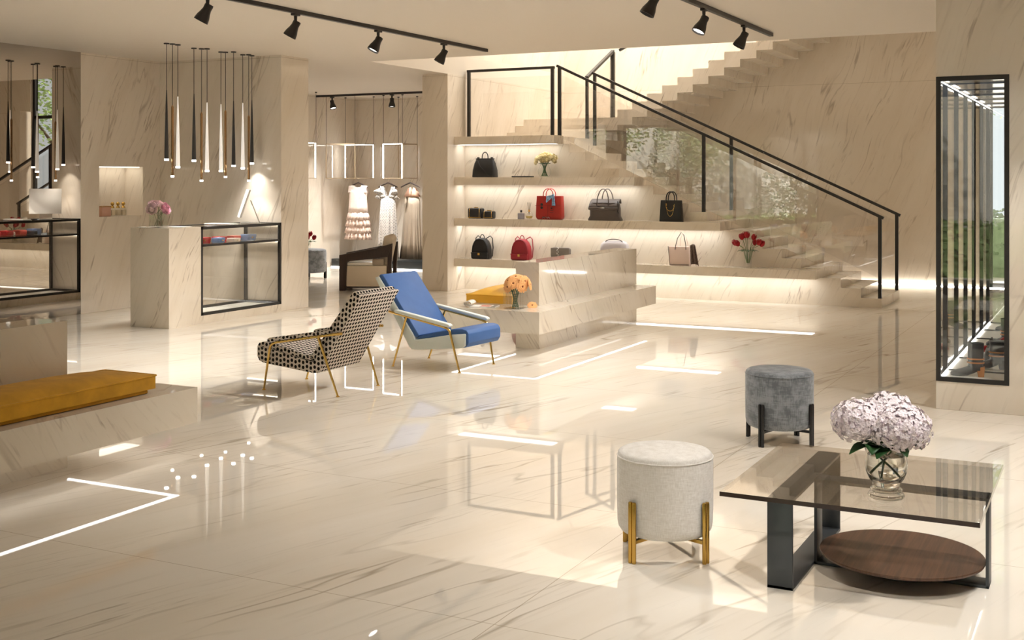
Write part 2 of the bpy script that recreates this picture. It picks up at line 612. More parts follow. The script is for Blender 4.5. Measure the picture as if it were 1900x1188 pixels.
# shop front behind the viewer
f = B()
for x0, x1 in ((-13.2, -12.4), (-7.5, -2.7), (-0.9, 4.0)):
    f.box(x0, -0.8, 0, x1, -0.6, CE + 0.3)
struct('wall_front', f, 'wall', smooth=False)
def window(name, x0, x1, y, z0, z1, bars, zbars, t=0.07):
    root = B()
    for x in [x0 + t / 2, x1 - t / 2] + bars:
        root.bar((x, y, z0), (x, y, z1), t)
    for z in [z0 + t / 2, z1 - t / 2] + zbars:
        root.bar((x0, y, z), (x1, y, z), t)
    o = struct(name, root, 'black', smooth=False)
    g = B().box(x0, y - 0.006, z0, x1, y + 0.006, z1).build('pane', 'pane', o, smooth=False)
    return o
window('window_1', -12.4, -7.5, -0.7, 0, CE, [-10.8, -9.2], [])
window('window_2', -2.7, -0.9, -0.7, 0, CE, [-1.8], [])
window('window_3', -1.72, -0.42, YB + 0.1, 0, 4.6, [], [2.98])
struct('trim_1', B().box(-8.45, 15.7, UZ - 0.03, -5.2, YB - 0.1, UZ - 0.01), 'skylight', smooth=False)
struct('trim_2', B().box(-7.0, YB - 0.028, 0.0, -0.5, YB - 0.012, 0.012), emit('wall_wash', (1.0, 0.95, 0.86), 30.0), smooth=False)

# ------------------------------------------------------------------ staircase
RI, TR, X0 = 0.1165, 0.25, -2.62
YS0, YS1 = 15.31, 16.66
ZL = 19 * RI
st = thing('staircase', 'cream marble staircase rising left to a landing then turning back up along the rear wall', 'staircase', (0, 0, 0))
poly = [(X0, 0.0)]
for k in range(18):
    poly.append((X0 - TR * k, RI * (k + 1)))
    poly.append((X0 - TR * (k + 1), RI * (k + 1)))
poly.append((X0 - TR * 18, ZL))
poly += [(-8.54, ZL), (-8.54, 0)]
b = B()
# stepped solid: one prism per tread column keeps every face flat
for k in range(18):
    b.box(X0 - TR * (k + 1), YS0, 0, X0 - TR * k, YS1, RI * (k + 1))
b.box(-8.539, YS0, 0, X0 - TR * 18, YS1, ZL)
b.build('lower_flight', 'stone', st, smooth=False)
b = B()
b.box(-8.539, YS1, ZL - 0.2, -7.12, 16.95, ZL + RI)
b.box(-8.539, 16.95, ZL - 0.1, -7.12, 17.25, ZL + 2 * RI)
b.build('turning_steps', 'stone', st, smooth=False)
Z2 = ZL + 3 * RI
B().box(-8.539, 17.25, Z2 - 0.2, -6.92, YB - 0.001, Z2).build('upper_landing', 'stone', st, smooth=False)
b = B()
for k in range(1, 26):
    x = -6.92 + 0.243 * (k - 1)
    b.box(x, 17.25, Z2 + RI * (k - 2), x + 0.243, YB - 0.001, Z2 + RI * k)
b.build('upper_flight', 'stone', st, smooth=False)

# ------------------------------------------------------------------ railings
def nose(x):
    return RI + (X0 - x) * RI / TR
def flight_rail(y, label):
    t = thing('glass_railing', label, 'railing', (0, 0, 0))
    posts = [(-7.03, ), (-4.92, ), (-2.645, )]
    for (x,) in posts:
        kk = int((X0 - x) / TR) + 1
        zb = RI * kk
        B().box(x - 0.021, y - 0.02, zb, x + 0.021, y + 0.02, 1.125 + (X0 - 0.02 - x) * 0.4675).build('post', 'black', t, smooth=False)
    def hz(x): return 1.135 + (X0 - 0.02 - x) * 0.4675
    B().bar((-7.07, y, hz(-7.07)), (-2.60, y, hz(-2.60)), 0.045, 0.035).build('handrail', 'black', t, smooth=False)
    g = B()
    g.extrude([(-7.0, nose(-7.0) + 0.03), (-2.68, nose(-2.68) + 0.03), (-2.68, hz(-2.68) - 0.10), (-7.0, hz(-7.0) - 0.10)], y - 0.005, y + 0.005, 'y')
    g.build('glass_panel', 'rail_glass', t, smooth=False)
    return t
flight_rail(15.34, 'black handrail with glass panels along the near side of the lower stairs')
flight_rail(16.61, 'black handrail with glass panels along the far side of the lower stairs')
t = thing('glass_railing', 'black framed glass balustrade on the landing above the handbag shelves', 'railing', (0, 0, 0))
for x in (-8.49, -7.14):
    B().box(x - 0.021, 15.32, ZL, x + 0.021, 15.36, 3.17).build('post', 'black', t, smooth=False)
B().bar((-8.515, 15.34, 3.185), (-7.11, 15.34, 3.185), 0.045, 0.035).build('handrail', 'black', t, smooth=False)
B().box(-8.46, 15.335, ZL + 0.02, -7.17, 15.345, 3.07).build('glass_panel', 'rail_glass', t, smooth=False)
t = thing('glass_railing', 'short black handrail climbing the turning steps up to the ceiling edge', 'railing', (0, 0, 0))
B().box(-7.18, 16.60, ZL, -7.14, 16.64, 3.13).build('post', 'black', t, smooth=False)
B().box(-7.19, 17.62, Z2, -7.13, 17.68, 3.62).build('post', 'black', t, smooth=False)
B().bar((-7.16, 16.60, 3.14), (-7.16, 17.66, 3.64), 0.05, 0.04).build('handrail', 'black', t, smooth=False)
B().extrude([(16.65, ZL + 0.15), (17.6, Z2 + 0.03), (17.6, 3.5), (16.65, 3.05)], -7.165, -7.155, 'x').build('glass_panel', 'rail_glass', t, smooth=False)
t = thing('glass_railing', 'upper black handrail of the second flight, mostly above the ceiling edge', 'railing', (0, 0, 0))
def h2(x): return Z2 + 1.08 + (x + 6.92) * RI / 0.243
B().bar((-7.05, 17.66, 3.645), (-1.2, 17.66, h2(-1.2)), 0.045, 0.035).build('handrail', 'black', t, smooth=False)
B().box(-4.36, 17.28, Z2 + RI * 11 + 0.001, -4.32, 17.32, h2(-4.34)).build('post', 'black', t, smooth=False)

# ------------------------------------------------------------------ wall shelves with light strips
YF = 14.995
shelves = [(-6.956, ZL - 0.116, ZL, 'topmost marble wall shelf carrying the landing balustrade above'),
           (-5.772, 1.516, 1.631, 'marble wall shelf with the yellow roses, second from the top'),
           (-4.591, 0.934, 1.040, 'marble wall shelf with the red tote, third from the top'),
           (-3.366, 0.349, 0.460, 'lowest and longest marble wall shelf, with backpacks and red tulips')]
for xe, z0, z1, lab in shelves:
    t = thing('wall_shelf', lab, 'shelf', (-8.54, YS0, z0), 0, 'marble shelves beside the stairs')
    L = xe + 8.54
    B().box(0, YF - YS0, 0, L, 0, z1 - z0).build('shelf_board', 'stone', t, smooth=False)
    B().box(0.02, -0.25, -0.0008, L - 0.06, -0.06, 0.0).build('light_strip', 'led', t, smooth=False)

# ------------------------------------------------------------------ benches
def bench(name_label, x_slab0, x_slab1, y0, y1, xb0, xb1, yb0, yb1, led):
    t = thing('marble_bench', name_label, 'bench', ((xb0 + xb1) / 2, (yb0 + yb1) / 2, 0))
    ox, oy = t.location.x, t.location.y
    b = B().box(xb0 - ox, yb0 - oy, 0, xb1 - ox, yb1 - oy, 0.2105)
    b.build('base', 'slab', t, smooth=False)
    B().box(x_slab0 - ox, y0 - oy, 0.21, x_slab1 - ox, y1 - oy, 0.41).build('seat_slab', 'slab', t, smooth=False)
    B().box(xb0 - ox, yb0 - oy, 0.41, xb1 - ox, yb1 - oy, 0.815).build('backrest', 'slab', t, smooth=False)
    w = 0.032
    lx0, lx1, ly0, ly1 = led
    b = B()
    b.box(lx1 - w - ox, ly0 - oy, 0.207, lx1 - ox, ly1 - oy, 0.211)
    b.box(lx0 - ox, ly0 - oy, 0.207, lx0 + w - ox, ly1 - oy, 0.211)
    yy = ly0 if led_end[0] == 'front' else ly1 - w
    b.box(lx0 - ox, yy - oy, 0.207, lx1 - ox, yy + w - oy, 0.211)
    b.build('light_strip', 'led', t, smooth=False)
    return t
led_end = ['front']
bench('cream marble bench with a backrest in front of the handbag shelves', -5.66, -4.615, 9.632, 12.655, -5.112, -4.868, 10.157, 12.71, (-5.58, -4.70, 9.74, 12.6))
led_end[0] = 'back'
bench('cream marble bench at the left edge with a long ochre cushion', -5.72, -4.70, 2.30, 5.285, -5.45, -5.205, 2.0, 4.80, (-5.66, -4.79, 2.4, 5.235))

def cushion(name, label, x0, x1, y0, y1, z0, h, mat, crown=0.05, lip=0.0):
    cx, cy = (x0 + x1) / 2, (y0 + y1) / 2
    t = thing(name, label, 'cushion', (cx, cy, z0))
    hx, hy = (x1 - x0) / 2, (y1 - y0) / 2
    b = B()
    n = 18
    def shape(u, v, top):
        sx = math.copysign(min(1, abs(2 * u - 1)) , 2 * u - 1); sy = 2 * v - 1
        k = (1 - abs(sx) ** 3.0) * (1 - abs(sy) ** 6.0)
        pin = 0.02 * (1 - k)
        return (sx * (hx - pin * abs(sy) * 0.5), sy * hy, (h + crown * k) if top else 0.0)
    b.sheet(lambda u, v: shape(u, v, True), n, n)
    b.sheet(lambda u, v: shape(1 - u, v, False), n, n)
    e = []
    for k in range(n):
        for (ua, va), (ub, vb) in (((k / n, 0), ((k + 1) / n, 0)), (((k + 1) / n, 1), (k / n, 1)), ((0, (k + 1) / n), (0, k / n)), ((1, k / n), (1, (k + 1) / n))):
            p, q = shape(ua, va, True), shape(ub, vb, True)
            b.face([(p[0], p[1], 0), (q[0], q[1], 0), q, p])
    b.build('cushion_body', mat, t, angle=50)
    r = B()
    loop = []
    for s in range(4):
        for k in range(n):
            f = k / n
            uv = [(f, 0), (1, f), (1 - f, 1), (0, 1 - f)][s]
            p = shape(*uv, True)
            loop.append((p[0] * 1.005, p[1] * 1.002, h - 0.002))
    r.tube(loop, 0.006, 6, closed=True)
    r.build('piping', mat, t)
    return t
M['ochre'] = plain('ochre_velvet', '#CF9A2C', 0.8, spec=0.2, var=0.14, vscale=9, sheen=0.15, bump=0.15, bscale=60)
M['yellow'] = plain('yellow_leather', '#E8B13A', 0.55, spec=0.35, var=0.05)
cushion('seat_cushion', 'long ochre seat cushion lying on the left bench', -5.18, -4.775, 2.6, 5.04, 0.435, 0.075, 'ochre', 0.045)
tag(B().box(-5.15, 2.64, 0.411, -4.80, 5.0, 0.434).build('cushion_base', 'ochre', bevel=0.008), 'thin ochre base pad under the long cushion on the left bench', 'cushion')
cushion('seat_cushion', 'short yellow seat cushion behind the orange gerberas on the right bench', -5.645, -5.13, 10.13, 11.5, 0.411, 0.078, 'yellow', 0.065)

# ------------------------------------------------------------------ counter with showcase
CX0, CX1, CY0, CY1, CH = -9.59, -9.04, 9.722, 11.645, 1.076
t = thing('sales_counter', 'tall cream marble counter with a black framed showcase under the pendant lamps', 'counter', (CX1, CY0, 0))
def L(x, y): return (x - CX1, y - CY0)
VY = 10.222
b = B()
b.box(CX0 - CX1, 0, 0, 0, VY - CY0, CH)
b.box(CX0 - CX1, VY - CY0, 0, 0, CY1 - CY0, 0.09)
b.build('counter_body', 'stone', t, smooth=False)
fr = B()
s = 0.032
x0, x1, y0, y1 = CX0 - CX1 + s / 2, -s / 2, VY - CY0 + s / 2, CY1 - CY0 - s / 2
zb, zm, zt = 0.09 + s / 2, 0.865, CH - s / 2
for x in (x0, x1):
    for y in (y0, y1):
        fr.bar((x, y, 0.09), (x, y, CH), s)
    for z in (zb, zm, zt):
        fr.bar((x, y0 - s / 2, z), (x, y1 + s / 2, z), s if z != zm else 0.025)
for y in (y0, y1):
    for z in (zb, zm, zt):
        fr.bar((x0 - s / 2, y, z), (x1 + s / 2, y, z), s if z != zm else 0.025)
fr.build('showcase_frame', 'black', t, smooth=False)
g = B()
for z in (zm + 0.004, CH - 0.012):
    g.box(x0, y0, z, x1, y1, z + 0.008)
g.box(x1 + 0.004, y0, zb, x1 + 0.008, y1, zt)
g.box(x0 - 0.008, y0, zb, x0 - 0.004, y1, zt)
g.build('glass_panel', 'case_glass', t, smooth=False)
B().box(x0 + 0.02, y0, 0.0905, x1 - 0.02, y1, 0.094).build('showcase_floor', 'white', t, smooth=False)
lb = B()
lb.box(x0 + 0.016, y1 + 0.012, zt - 0.02, x1 - 0.016, y1 + 0.017, zt - 0.016)
lb.box(x0 + 0.016, y1 + 0.006, zm - 0.02, x1 - 0.016, y1 + 0.015, zm - 0.0135)
lb.build('light_strip', emit('case_led', (1, 0.92, 0.8), 5.0), t, smooth=False)
# small leather goods on the glass shelf, each of its own
goods = [(10.36, 0.20, 0.07, '#A31520', 'crimson leather box at the front end of the counter shelf', -9.17),
         (10.53, 0.12, 0.05, '#B52A2E', 'dark red purse second along the counter shelf', -9.28),
         (10.62, 0.10, 0.055, '#6F8FBF', 'light blue wallet lying between red ones on the counter shelf', -9.14),
         (10.75, 0.13, 0.06, '#B3262B', 'red wallet just behind the light blue one on the counter shelf', -9.24),
         (10.88, 0.11, 0.04, '#E9DCD0', 'pale folded card case in the middle of the counter shelf', -9.14),
         (10.98, 0.12, 0.06, '#D0574C', 'coral red purse beyond the pale card case', -9.22),
         (11.10, 0.08, 0.05, '#3C4048', 'small charcoal pouch beside the coral purse', -9.30),
         (11.22, 0.15, 0.07, '#7E93BE', 'grey blue pouch at the far end of the counter shelf', -9.20)]
for i, (y, w, h, c, lab, x) in enumerate(goods):
    g = thing('wallet', lab, 'wallet', (x, y, zm + 0.0125), random.uniform(-12, 12), 'small leather goods in the counter showcase')
    m = plain('leather_goods', c, 0.4)
    B().box(-0.06, -w / 2, 0, 0.06, w / 2, h).build('wallet_body', m, g, bevel=0.012)
    B().box(-0.05, -w / 2 - 0.003, h * 0.55, 0.063, w / 2 + 0.003, h + 0.004).build('flap', m, g, bevel=0.006)
    B().box(0.062, -0.012, h * 0.45, 0.067, 0.012, h * 0.62).build('clasp', 'brass', g, smooth=False)

# computer, keyboard and papers on the counter
t = thing('desktop_computer', 'slim white desktop computer seen edge on at the far end of the counter', 'computer', (-9.34, 11.28, CH), -46)
b = B()
b.extrude([(-0.05, 0.07), (0.065, 0.40), (0.088, 0.40), (-0.025, 0.07)], -0.2, 0.2, 'x')
b.build('screen', 'white', t, bevel=0.004)
b = B()
pts = [(-0.02, 0.004), (0.19, 0.004), (0.20, 0.02), (0.10, 0.27)]
for (ya, za), (yb, zb2) in zip(pts[:-1], pts[1:]):
    b.raw(
        [(-0.08, ya, za - 0.004), (0.08, ya, za - 0.004), (0.08, yb, zb2 - 0.004), (-0.08, yb, zb2 - 0.004),
         (-0.08, ya, za + 0.004), (0.08, ya, za + 0.004), (0.08, yb, zb2 + 0.004), (-0.08, yb, zb2 + 0.004)],
        [(0, 3, 2, 1), (4, 5, 6, 7), (0, 1, 5, 4), (1, 2, 6, 5), (2, 3, 7, 6), (3, 0, 4, 7)])
b.build('stand', 'white', t, smooth=False)
t = thing('keyboard', 'flat white keyboard on the counter in front of the computer', 'keyboard', (-9.30, 10.86, CH), 4)
B().box(-0.2, -0.06, 0, 0.2, 0.06, 0.012).build('keyboard_body', 'white', t, bevel=0.004)
k = B()
for i in range(14):
    for j in range(4):
        k.box(-0.185 + i * 0.0266, -0.05 + j * 0.026, 0.012, -0.164 + i * 0.0266, -0.03 + j * 0.026, 0.015)
k.build('keys', plain('keycaps', '#CFCBC4', 0.5), t, smooth=False)
tag(B().box(-9.33, 10.02, CH, -9.12, 10.17, CH + 0.003).build('paper_sheet', 'white', smooth=False), 'white paper lying on the counter right of the peony vase', 'paper')
tag(B().lathe([(0.035, 0), (0.04, 0.006), (0.036, 0.006), (0.02, 0.003)], (-9.5, 9.80, CH)).build('small_dish', 'white'), 'tiny white dish on the counter left of the peony vase', 'dish')

# ------------------------------------------------------------------ pendant lamps
kinds = {'g': ('charcoal', plain('charcoal_tube', '#3A3A3C', 0.4)), 'c': ('copper', 'copper'), 'w': ('white', plain('pendant_white', '#F4EFE6', 0.4))}
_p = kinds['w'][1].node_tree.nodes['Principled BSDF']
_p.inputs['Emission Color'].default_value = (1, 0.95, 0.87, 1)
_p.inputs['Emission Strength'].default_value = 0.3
pend = [(-9.398, 10.069, 1.809, 'g'), (-9.377, 10.139, 1.624, 'c'), (-9.379, 10.227, 1.727, 'w'),
        (-9.464, 10.583, 1.804, 'g'), (-9.425, 10.666, 1.575, 'c'), (-9.369, 10.695, 1.687, 'w'),
        (-9.459, 11.04, 1.689, 'w'), (-9.425, 11.08, 1.619, 'c'), (-9.32, 11.10, 1.749, 'g'),
        (-9.43, 11.40, 1.724, 'w'), (-9.364, 11.43, 1.574, 'c'), (-9.398, 11.53, 1.784, 'g')]
order = ['first', 'second', 'third', 'fourth']
proto = {}
cnt = {'g': 0, 'c': 0, 'w': 0}
cl = ['in the leftmost cluster over the counter', 'in the second cluster from the left over the counter', 'in the third cluster from the left over the counter', 'in the rightmost cluster over the counter']
plen = {'g': 0.78, 'c': 0.80, 'w': 0.80}
for i, (x, y, zb, k) in enumerate(pend):
    nm, mt = kinds[k]
    lab = 'slender %s pendant lamp %s' % (nm, cl[i // 3])
    t = thing('pendant_lamp', lab, 'pendant lamp', (x, y, CE), 0, 'pendant lamps over the counter')
    d = zb - CE
    B().lathe([(0.03, -0.012), (0.032, -0.004), (0.032, 0)], n=14).build('canopy', 'black', t)
    B().cyl((0, 0, -0.01), (0, 0, d + plen[k]), 0.0035, n=6).build('cord', 'black', t)
    if k == 'c':
        pr_ = [(0.014, d + 0.02), (0.014, d + plen[k] - 0.02), (0.006, d + plen[k])]
    else:
        pr_ = [(0.024, d + 0.02), (0.019, d + 0.3), (0.011, d + 0.6), (0.005, d + plen[k])]
    B().lathe(pr_, n=14).build('lamp_tube', mt, t)
    B().lathe([(0.0, d), (0.018 if k == 'c' else 0.024, d), (0.018 if k == 'c' else 0.024, d + 0.02)], n=14).build('lamp_lens', 'pend_lens', t)
    spot_lamp('pendant_light', t, (0, 0, d - 0.01), (0, 0, -1), PEND_W, 110, 0.8, 0.02)

# ------------------------------------------------------------------ track lights
def track(x0, y0, x1, y1, label):
    tag(B().bar((x0, y0, CE - 0.018), (x1, y1, CE - 0.018), 0.04, 0.036).build('ceiling_track', 'black', smooth=False), label, 'light track')
track(-6.52, 0.5, -6.52, 12.2, 'long black ceiling light track over the armchairs')
track(-3.19, 0.5, -3.19, 12.2, 'black ceiling light track ending before the stairs on the right')
track(-13.0, 17.55, -9.0, 17.55, 'black ceiling light track across the dressing room')
def spot_head(x, y, label, aim, watts, size=80, lit=False):
    t = thing('track_spotlight', label, 'spotlight', (x, y, CE - 0.036), 0, 'black track spotlights')
    B().box(-0.02, -0.045, -0.02, 0.02, 0.045, 0.0).build('adapter', 'black', t, bevel=0.003)
    a = Vector(aim).normalized()
    j = Vector((0, 0, -0.10))
    B().tube([(0, 0, -0.015), (0, 0, -0.06), j], [0.016, 0.014, 0.008], 8).build('stem', 'black', t)
    rot = a.to_track_quat('Z', 'Y').to_matrix()
    prof = [(0.034, -0.035), (0.036, -0.02), (0.035, 0.01), (0.042, 0.04), (0.054, 0.075), (0.059, 0.105), (0.06, 0.118), (0.054, 0.118), (0.05, 0.10)]
    B().lathe(prof, j, 20, rot=rot, capt=False).build('lamp_housing', 'black', t)
    B().lathe([(0.0, 0.103), (0.051, 0.103)] if lit else [(0.0, 0.03), (0.036, 0.03)], j, 20, rot=rot, capb=False, capt=False).build('lamp_lens', 'lens', t)
    spot_lamp('spot_light', t, tuple(j + a * 0.13), a, watts, size, 0.75, 0.05)
    return t
AIM = (-0.40, -0.24, -0.88)
for i, (y, lab) in enumerate([(7.45, 'track spotlight cut by the top edge at upper left'), (8.60, 'second track spotlight from the left on the long track'),
                              (9.93, 'lit track spotlight third from the left on the long track'), (11.22, 'last track spotlight near the end of the long track')]):
    spot_head(-6.52, y, lab, AIM if i != 2 else (-0.32, -0.36, -0.88), SPOT_W, lit=i == 2)
for i, (y, lab) in enumerate([(8.70, 'track spotlight cut by the top edge at upper right'), (9.95, 'lit middle track spotlight on the right hand track'),
                              (11.19, 'track spotlight nearest the stairs on the right hand track')]):
    spot_head(-3.19, y, lab, AIM if i != 1 else (-0.32, -0.36, -0.88), SPOT_W * 0.95, 100, i == 1)
for (x, lab) in [(-12.5, 'lit left spotlight on the dressing room track'), (-11.24, 'lit right spotlight on the dressing room track')]:
    spot_head(x, 17.55, lab, (0.30 if x < -12 else 0.05, -0.10, -0.95), SPOT_W * 2.0, 85 if x < -12 else 110, True)
# the tracks go on towards the entrance, and a third one runs over the coffee table
track(0.13, 0.5, 0.13, 8.6, 'black ceiling light track above the entrance side, over the coffee table')
for y in (4.2, 6.0):
    spot_head(-3.19, y, 'track spotlight on the entrance side of the right hand track', (0.12, 0.06, -0.98), DOWN_W * {4.2: 0.3, 6.0: 1.1}[y], 105)
for y in (3.4, 4.9, 6.4, 7.9):
    spot_head(0.13, y, 'track spotlight on the track over the coffee table', (-0.22, 0.05, -0.97), DOWN_W * 1.35, 74)

# ------------------------------------------------------------------ drum stools
def stool(name, label, x, y, rz, fabric, metal):
    t = thing(name, label, 'stool', (x, y, 0), rz)
    r = 0.205
    prof = [(0.0, 0.095), (0.17, 0.095), (0.188, 0.102), (0.199, 0.118), (0.203, 0.14), (0.205, 0.22), (0.205, 0.40), (0.203, 0.418)]
    B().lathe(prof, n=64, capb=False, capt=False).build('seat_body', fabric, t, angle=60)
    top = [(0.203, 0.418), (0.199, 0.431), (0.19, 0.4385), (0.175, 0.442), (0.09, 0.447), (0.0, 0.448)]
    B().lathe(top, n=64, capb=False, capt=False).build('seat_top', fabric, t, angle=60)
    pts = [(0.2045 * math.cos(2 * PI * k / 64), 0.2045 * math.sin(2 * PI * k / 64), 0.418) for k in range(64)]
    B().tube(pts, 0.003, 6, closed=True).build('piping', fabric, t)
    for a in (-109, -19, 71, 161):
        ca, sa = math.cos(R(a)), math.sin(R(a))
        b = B()
        for s in (-1, 1):
            px, py = 0.2165 * ca - s * 0.0095 * sa, 0.2165 * sa + s * 0.0095 * ca
            b.lathe([(0.0, 0.0), (0.0085, 0.0), (0.0095, 0.003), (0.0095, 0.248), (0.008, 0.254), (0.0, 0.256)], (px, py, 0), 12, capb=False, capt=False)
        b.build('leg', metal, t)
    b = B()
    for a in (-19, 71):
        ca, sa = math.cos(R(a)), math.sin(R(a))
        b.bar((-0.21 * ca, -0.21 * sa, 0.086), (0.21 * ca, 0.21 * sa, 0.086), 0.02, 0.014)
    b.build('cross_bars', metal, t, smooth=False)
    return t
M['linen'] = weave('white_linen', '#DDD7CF', '#F3EFEA', 240)
M['greyvelvet'] = weave('grey_velvet', '#606469', '#868A8F', 150, sheen=0.4, cloud=1.2)
M['blackleg'] = plain('black_leg', '#1C1B1C', 0.35)
stool('drum_stool', 'round white linen stool on paired gold legs', -1.735, 4.87, 0, 'linen', 'gold')
stool('drum_stool', 'round grey velvet stool on paired black legs', -1.845, 7.245, 4, 'greyvelvet', 'blackleg')

# ------------------------------------------------------------------ coffee table
t = thing('coffee_table', 'low glass coffee table with dark metal loops and an oval looking wooden shelf', 'table', (-0.90, 5.05, 0))
ox, oy = -0.90, 5.05
def TB(x0, y0, z0, x1, y1, z1): return (x0 - ox, y0 - oy, z0, x1 - ox, y1 - oy, z1)
GZ = 0.353
g = B()
g.box(*TB(-1.40, 4.565, GZ, -0.44, 5.545, GZ + 0.018))
gm = g.build('glass_top', ['table_glass', 'table_edge_reflection'], t, smooth=False)
for p in gm.data.polygons:
    if p.normal.y < -0.5:
        p.material_index = 1
th = 0.012
b = B()
b.box(*TB(-1.228, 4.632, 0, -1.128, 4.632 + th, GZ)).box(*TB(-1.228, 5.53 - th, 0, -1.128, 5.53, GZ))
b.box(*TB(-1.228, 4.632, GZ - th, -1.128, 5.53, GZ)).box(*TB(-1.228, 4.632, 0, -1.128, 5.53, th))
b.build('metal_loop', 'gunmetal', t, bevel=0.0015, weld=False)
b = B()
b.box(*TB(-1.128, 5.0, 0, -1.128 + th, 5.10, GZ)).box(*TB(-0.462, 5.0, 0, -0.462 + th, 5.10, GZ))
b.box(*TB(-1.128, 5.0, GZ - th, -0.45, 5.10, GZ)).box(*TB(-1.128, 5.0, 0, -0.45, 5.10, th))
b.build('metal_loop', 'gunmetal', t, bevel=0.0015, weld=False)
M['walnut'] = woodmat('walnut', '#402C22', '#684C3A', (0.25, 1.0))
B().lathe([(0.0, 0.0), (0.27, 0.0), (0.318, 0.016), (0.322, 0.024), (0.320, 0.028), (0.0, 0.028)], (-0.787 - ox, 5.05 - oy, 0.055), 72, capb=False, capt=False).build('shelf_disc', 'walnut', t, angle=25)
B().lathe([(0.15, 0.0), (0.15, 0.043)], (-0.787 - ox, 5.05 - oy, 0.0121), 40).build('shelf_support', 'gunmetal', t)

# ------------------------------------------------------------------ flowers
M['leaf'] = plain('leaf_green', '#2F5B2E', 0.45, var=0.2, vscale=30)
M['stemg'] = plain('stem_green', '#5C7A3A', 0.5)
def leaf(b, base, direction, length, width, droop=0.3, mi=0):
    d = Vector(direction).normalized()
    side = d.cross(Vector((0, 0, 1)))
    side = side.normalized() if side.length > 0.01 else Vector((1, 0, 0))
    n = 6
    vs, fs = [], []
    for i in range(n + 1):
        s = i / n
        c = Vector(base) + d * (length * s) + Vector((0, 0, -droop * length * s * s))
        w = width * math.sin(PI * min(0.98, s * 0.93 + 0.05)) * 0.5
        vs += [c - side * w + Vector((0, 0, w * 0.35)), c, c + side * w + Vector((0, 0, w * 0.35))]
    for i in range(n):
        a = i * 3
        fs += [(a, a + 1, a + 4, a + 3), (a + 1, a + 2, a + 5, a + 4)]
    b.raw(vs, fs, mi)
def frame_of(nrm):
    n = Vector(nrm).normalized()
    u = n.cross(Vector((0.3, 0.2, 1)))
    u = u.normalized() if u.length > 0.05 else Vector((1, 0, 0))
    return n, u, n.cross(u)
def hydrangea(b, c, r, count, rs):
    for i in range(count):
        zz = 1 - 1.75 * (i + 0.5) / count
        a = i * 2.39996 + rs.uniform(-0.2, 0.2)
        rr = math.sqrt(max(0, 1 - zz * zz))
        nrm = Vector((rr * math.cos(a), rr * math.sin(a), zz))
        n, u, v = frame_of(nrm + Vector((rs.uniform(-.3, .3), rs.uniform(-.3, .3), rs.uniform(-.3, .3))))
        p = Vector(c) + Vector((nrm.x * r, nrm.y * r, nrm.z * r * 0.82)) * rs.uniform(0.84, 1.06)
        s = rs.uniform(0.0095, 0.0125)
        a0 = rs.uniform(0, PI)
        for k in range(4):
            q = a0 + k * PI / 2
            d = u * math.cos(q) + v * math.sin(q)
            e = u * -math.sin(q) + v * math.cos(q)
            up = n * s * 0.25
            b.raw([p, p + d * s * 0.45 + e * s * 0.50 + up, p + d * s * 0.95 + e * s * 0.34 + up, p + d * s * 1.12 + up * 0.5, p + d * s * 0.95 - e * s * 0.34 + up, p + d * s * 0.45 - e * s * 0.50 + up], [(0, 1, 2, 3, 4, 5)])
def rose(b, c, r, nrm, rs, mi=0, rings=4):
    n, u, v = frame_of(nrm)
    b.ball(Vector(c) - n * r * 0.15, r * 0.55, 10, 6, mi)
    for ring in range(rings):
        k = 3 + ring
        f = (ring + 1) / rings
        for j in range(k):
            a = 2 * PI * j / k + ring * 0.7 + rs.uniform(-.15, .15)
            d = u * math.cos(a) + v * math.sin(a)
            e = u * -math.sin(a) + v * math.cos(a)
            wd = r * (0.42 + 0.42 * f)
            def P(s, q, d=d, e=e, wd=wd, f=f):
                s2, q2 = s * 2 - 1, q
                out = r * f * (0.35 + 0.72 * q2 ** 0.7) * (1 - 0.16 * s2 * s2)
                hgt = r * (-0.55 + (1.25 - 0.35 * f) * q2) + (r * 0.10 * f * (q2 ** 3) * -1)
                return Vector(c) + d * out + e * (s2 * wd * math.sin(PI * (0.22 + 0.60 * q2))) + n * (hgt - r * 0.1 * s2 * s2 * q2)
            b.sheet(P, 4, 4, mi)
def gerbera(b, c, r, nrm, rs, mp=0, mc=1):
    n, u, v = frame_of(nrm)
    for layer, (k, sc, up) in enumerate(((18, 1.0, 0.10), (16, 0.72, 0.2), (12, 0.42, 0.26))):
        for j in range(k):
            a = 2 * PI * j / k + layer * 0.2 + rs.uniform(-.05, .05)
            d = u * math.cos(a) + v * math.sin(a)
            e = u * -math.sin(a) + v * math.cos(a)
            L_ = r * sc * rs.uniform(0.93, 1.05)
            w = r * 0.15
            vs = []
            for s, ww in ((0.15, 0.5), (0.5, 1.0), (0.85, 0.95), (1.0, 0.35)):
                q = Vector(c) + d * (L_ * s) + n * (r * up * math.sin(s * 2.4))
                vs += [q - e * w * ww, q + e * w * ww]
            b.raw(vs, [(0, 1, 3, 2), (2, 3, 5, 4), (4, 5, 7, 6)], mp)
    b.ball(Vector(c) + n * r * 0.08, r * 0.2, 10, 6, mc)
